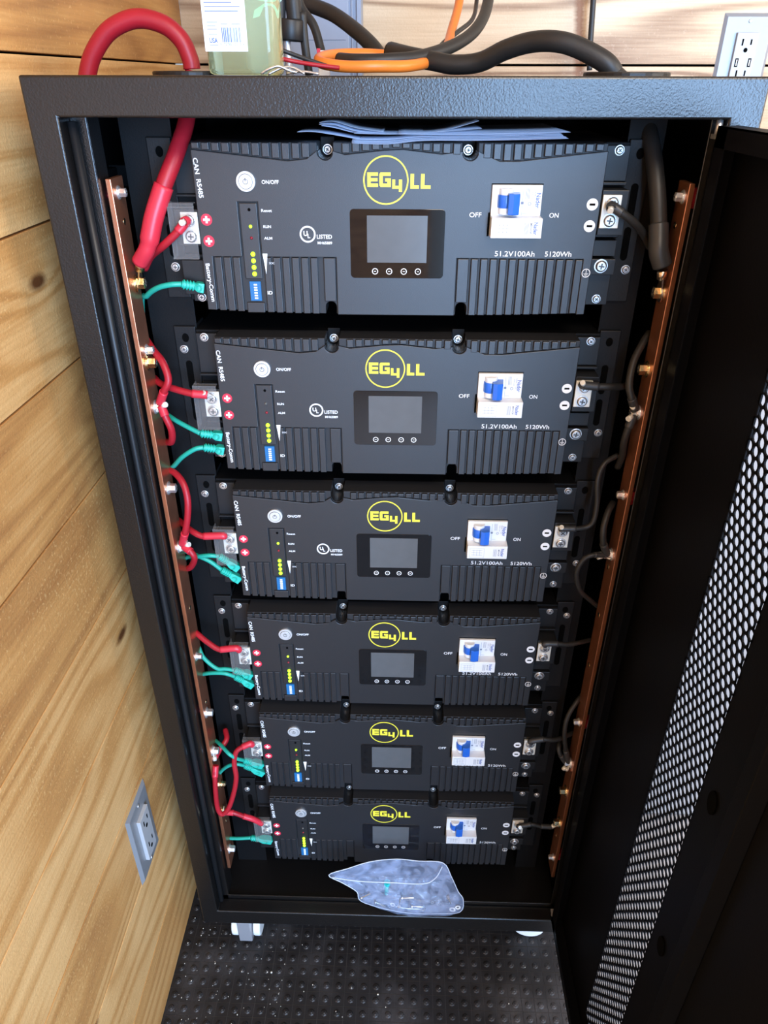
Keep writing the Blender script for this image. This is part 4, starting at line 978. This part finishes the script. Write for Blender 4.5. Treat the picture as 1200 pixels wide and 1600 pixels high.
# bottle of clear green soap with a white back label
def bottle():
    g = empty('liquid_bottle', (.055, .075, ZT)); l = -Vector(g.location)
    x0, x1, y0, y1, z0, z1 = .0140, .0900, .050, .098, ZT+.0006, ZT+.175
    def rr_(x0, x1, y0, y1, r, n=6):
        o = []
        for cx, cy, s in ((x1-r, y1-r, 0), (x0+r, y1-r, 1), (x0+r, y0+r, 2), (x1-r, y0+r, 3)):
            o += [(cx+r*math.cos(math.pi/2*(s+k/n)), cy+r*math.sin(math.pi/2*(s+k/n))) for k in range(n+1)]
        return o
    def shell(ins, zs):
        mb = MB(); mb.smooth = True; rows = []
        for z, k in zs:
            rows.append([mb.bm.verts.new((x, y, z)) for x, y in rr_(x0+ins+k, x1-ins-k, y0+ins+k, y1-ins-k, max(.004, .012-ins-k*.2))])
        n = len(rows[0])
        for A_, B_ in zip(rows, rows[1:]):
            for i in range(n): mb._f([A_[i], A_[(i+1) % n], B_[(i+1) % n], B_[i]])
        mb.smooth = False; mb._f(rows[0][::-1]); mb._f(rows[-1]); return mb
    shell(0, [(z0, .004), (z0+.002, .001), (z0+.006, 0), (z1-.02, 0), (z1-.006, .006), (z1, .014)]).build('bottle_shell', M['bottle'], g).location = l
    MB().cyl((.052, .074, z1), (0, 0, 1), .012, .03, seg=24).build('bottle_cap', M['white_plastic'], g, bevel=.002).location = l
    mb = MB(); mb.box(.0150, .0590, y0-.0006, y0-.0001, ZT+.0215, ZT+.120); lb = mb.build('back_label', M['label'], g); lb.location = l
    mb = MB(); mb.mi = 0; y = y0-.0008; zb = ZT+.0255
    xx = .0335; rr = random.Random(11)
    while xx < .0535:
        w = rr.choice((.0003, .0003, .0006, .0009)); mb.box(xx, xx+w, y, y+.0002, zb+.004, zb+.0165); xx += w+rr.choice((.0003, .0004, .0007))
    mb.text('8  72785 12510  6', .0435, zb+.0022, .0034, y=y, width=.0250); mb.text('USA', .0245, zb+.0055, .0062, y=y, width=.0085, bold=.04)
    for i, (a_, b_) in enumerate(((.019, .029), (.019, .028), (.019, .030))): mb.box(a_, b_, y, y+.0002, zb+.0150+.0028*i, zb+.0156+.0028*i)
    mb.box(.020, .029, y, y+.0002, zb+.0012, zb+.0016); mb.box(.020, .029, y, y+.0002, zb+.0105, zb+.0109)
    for a_, b_ in ((.033, .040), (.044, .053)): mb.box(a_, b_, y, y+.0002, zb+.0190, zb+.0196)
    for i, (a_, b_) in enumerate(((.018, .052), (.018, .054), (.018, .046))): mb.box(a_, b_, y, y+.0002, zb+.0300+.0036*i, zb+.0308+.0036*i)
    for q in ((.0175, .0565, .0440, .0445), (.0175, .0180, .0440, .0640), (.0560, .0565, .0440, .0640)): mb.box(q[0], q[1], y, y+.0002, zb+q[2], zb+q[3])
    for i in range(6): mb.box(.019, .0545-.002*(i % 3), y, y+.0002, zb+.0460+.0028*i, zb+.0466+.0028*i)
    o = mb.build('label_print', M['blue_ink'], lb, fix=False)
    mb = MB()
    for i in range(5):
        a_ = i*1.2+.3; mb.prism([(.074, ZT+.066), (.074+.014*math.cos(a_-.25), ZT+.066+.014*math.sin(a_-.25)), (.074+.020*math.cos(a_), ZT+.066+.020*math.sin(a_)), (.074+.014*math.cos(a_+.25), ZT+.066+.014*math.sin(a_+.25))], y0+.0476, y0+.0478)
    mb.build('front_label', M['leaf'], g).location = l
    return tag(g, 'rectangular bottle of clear green liquid with white barcode label, on the rack top', 'bottle')
M['bottle'] = mat('green_tinted_bottle', (.72, .84, .56), .06, trans=.80, ior=1.33)
M['label'] = mat('white_label', (.86, .87, .89), .5)
M['leaf'] = mat('mint_print', (.45, .80, .62), .5)
bottle()
cable('charging_cable', P_['orange'], .0062, 'orange_cable', 'orange cable coiled flat on the rack top and rising behind', seg=16)
cable('coiled_cable', P_['black_inner'], .0074, 'black_cable', 'black cable curving down inside the orange coil')
cable('conduit_cable', P_['black_conduit'], .0098, 'black_cable', 'thick black cable sloping across the front of the blue-grey box')
cable('jumper_wire', P_['strap'], .0058, 'black_cable', 'flat black cable hanging just right of the black coupling')
cable('hanging_wire', P_['thin'], .0050, 'black_cable', 'thin straight black wire hanging down the back wall')
cable('signal_wire', P_['thinblk'], .0022, 'black_cable', 'thin black wire lying on the rack top beside the bottle')
cable('signal_wire', P_['thinred'], .0022, 'red_cable', 'thin red wire lying on the rack top beside the bottle')
cable('signal_wire', P_['redup'], .0026, 'red_shrink', 'thin red wire rising behind the orange cable')
cable('signal_wire', P_['grayup'], .0030, 'black_shrink', 'thin dark grey wire rising behind the orange cable')
# black coupling with ribbed hose hanging in front of the grey box
g = empty('hose_coupling', (.070, .30, ZT)); l = -Vector(g.location)
MB().cyl((.0690, .30, .0985), (.06, 0, 1), .0185, .0240, seg=28).build('coupling_ring', M['smooth_black'], g, bevel=.002).location = l
MB().tube([(.0760, .30, .120), (.0745, .30, .15), (.070, .31, .22)], .0100).build('hose', M['black_cable'], g).location = l
MB().tube([(.0560, .302, .121), (.0575, .302, .15), (.052, .31, .22)], .0080).build('hose', M['black_shrink'], g).location = l
MB().tube([(.0640, .300, .1005), (.0650, .300, .080), (.0660, .300, .0592)], .0050).build('cable_tail', M['outlet_grey'], g).location = l
MB().tube([(.0860, .300, .1300), (.0880, .300, .095), (.0920, .300, .0600)], .0055).build('cable_tail', M['black_cable'], g).location = l
MB().tube([(.0520, .300, .1005), (.0500, .300, .080), (.0490, .300, .0600)], .0060).build('cable_tail', M['black_cable'], g).location = l
tag(g, 'black coupling ring gathering hanging cables behind the green bottle', 'coupling')
# loose wire scraps in front
for i, (pts, lb) in enumerate((([(.072, .045, ZT+.002), (.080, .044, ZT+.006), (.090, .045, ZT+.0085), (.100, .047, ZT+.005), (.108, .050, ZT+.003)], 'bent silver wire lying right of the green bottle'),
                              ([(.078, .050, ZT+.0015), (.092, .052, ZT+.007), (.104, .052, ZT+.0075), (.116, .05, ZT+.002)], 'silver wire crossing over the other bent wire'),
                              ([(.096, .060, ZT+.002), (.112, .058, ZT+.004), (.130, .056, ZT+.002)], 'short silver strip near the orange coil'))):
    tag(MB().tube(pts, .0012, seg=8).build('wire_scrap', M['steel'], fix=False), lb, 'wire', 'wire scraps on the rack top')
mb = MB(); mb.box(.1045, .1190, .30, .312, ZT+.0006, ZT+.030)
g = empty('terminal_block', (.112, .306, ZT)); l = -Vector(g.location)
mb.build('housing', M['white_plastic'], g, bevel=.001).location = l
MB().box(.1035, .1080, .2985, .3002, ZT+.024, ZT+.032).build('red_tab', M['red_print'], g).location = l
tag(g, 'small white terminal piece with red tab leaning before the grey box', 'connector')

# blue-grey electrical enclosure on the back wall
g = empty('electrical_enclosure', (.06, YB, .02)); l = -Vector(g.location)
MB().box(-.055, .1420, .640, YB-.002, .015, .46).build('enclosure_body', M['box_grey'], g, bevel=.003).location = l
MB().box(-.040, .1235, .6360, .640, .035, .44).build('cover_plate', M['box_grey'], g, bevel=.0015).location = l
mb = MB(); mb.box(.1275, .1305, .6370, .640, .03, .45); mb.box(.1370, .1445, .6340, .642, .015, .46); mb.box(-.03, .118, .6345, .636, .113, .1145); mb.build('edge_flange', M['box_grey'], g, bevel=.0006).location = l
tag(g, 'blue-grey metal electrical enclosure fixed to the back wall behind the bottle', 'electrical box')

M['cabinet_backing'] = mat('backing_enamel', (.30, .265, .245), .5)
# cabinet added beyond the door so its perforations look pale
g = empty('added_backing_cabinet', (1.02, .5, ZF)); l = -Vector(g.location)
MB().box(.68, 1.40, .28, YB-.004, ZF-.0065, -.06).build('cabinet_body', M['cabinet_backing'], g, bevel=.004).location = l
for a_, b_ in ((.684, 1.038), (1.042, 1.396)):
    d_ = MB().box(a_, b_, .262, .279, ZF+.004, -.065).build('cabinet_door', M['cabinet_backing'], g, bevel=.002); d_.location = l
    xh = b_-.03 if a_ < .8 else a_+.03
    MB().tube([(xh, .262, -.62), (xh, .240, -.63), (xh, .240, -.75), (xh, .262, -.76)], .004, seg=8).build('cabinet_handle', M['steel'], d_)
tag(g, 'pale cabinet added beyond the open rack door to brighten its holes', 'cabinet')

# wall outlets
def outlet(name_label, loc, rotz, w, h, usb, tilt=0):
    g = empty('wall_outlet', loc, rotz)
    mb = MB(); k = .006
    o_ = [(-w/2, -h/2), (w/2, -h/2), (w/2, h/2), (-w/2, h/2)]; i_ = [(x-math.copysign(k, x), z-math.copysign(k, z)) for x, z in o_]
    A_ = [mb.bm.verts.new((x, 0, z)) for x, z in o_]; B_ = [mb.bm.verts.new((x, -.0045, z)) for x, z in i_]
    for i in range(4): mb._f([A_[i], A_[(i+1) % 4], B_[(i+1) % 4], B_[i]])
    mb._f(B_); mb._f(A_[::-1]); mb.build('cover_plate', M['outlet_plate'], g, bevel=.0006)
    rw, rh_ = w*.42, h*.60
    MB().box(-rw/2, rw/2, -.0105, -.0040, -rh_/2, rh_/2).build('receptacle', M['outlet_face'], g, bevel=.0008)
    mb = MB()
    for s in (1, -1):
        zc = s*rh_*.27
        mb.box(-.0090, -.0062, -.0109, -.0103, zc+.0005, zc+.0105); mb.box(.0062, .0088, -.0109, -.0103, zc+.0015, zc+.0100); mb.cyl((0, -.0103, zc-.0065), (0, -1, 0), .0036, .0006, seg=16)
    mb.build('socket_slot', M['slot_black'], g)
    if usb:
        mb = MB()
        for s in (-1, 1): mb.box(s*.0115-.0028, s*.0115+.0028, -.0109, -.0103, -.0085, .0050)
        mb.build('usb_port', M['slot_black'], g)
        mb = MB()
        for s in (-1, 1): mb.box(s*.0115-.0009, s*.0115+.0009, -.0112, -.0108, -.0065, .0030)
        mb.build('usb_tongue', M['white_plastic'], g)
    for s in (1, -1): screw(SCREW_SMALL, g, 0, -.0045, s*h*.415)
    return tag(g, name_label, 'outlet', 'wall outlets')
M['outlet_plate'] = mat('grey_metal_plate', (.30, .31, .33), .35, metal=.3)
M['outlet_face'] = mat('grey_receptacle', (.42, .42, .43), .4)
outlet('grey metal wall outlet low on the left wall beside the rack', (XL, -.092, -1.001), math.pi/2, .086, .158, False)
outlet('grey metal outlet with USB ports on the back wall, top right', (.8330, YB, .0850), 0, .0920, .1480, True)
for o in protos: bpy.data.objects.remove(o)
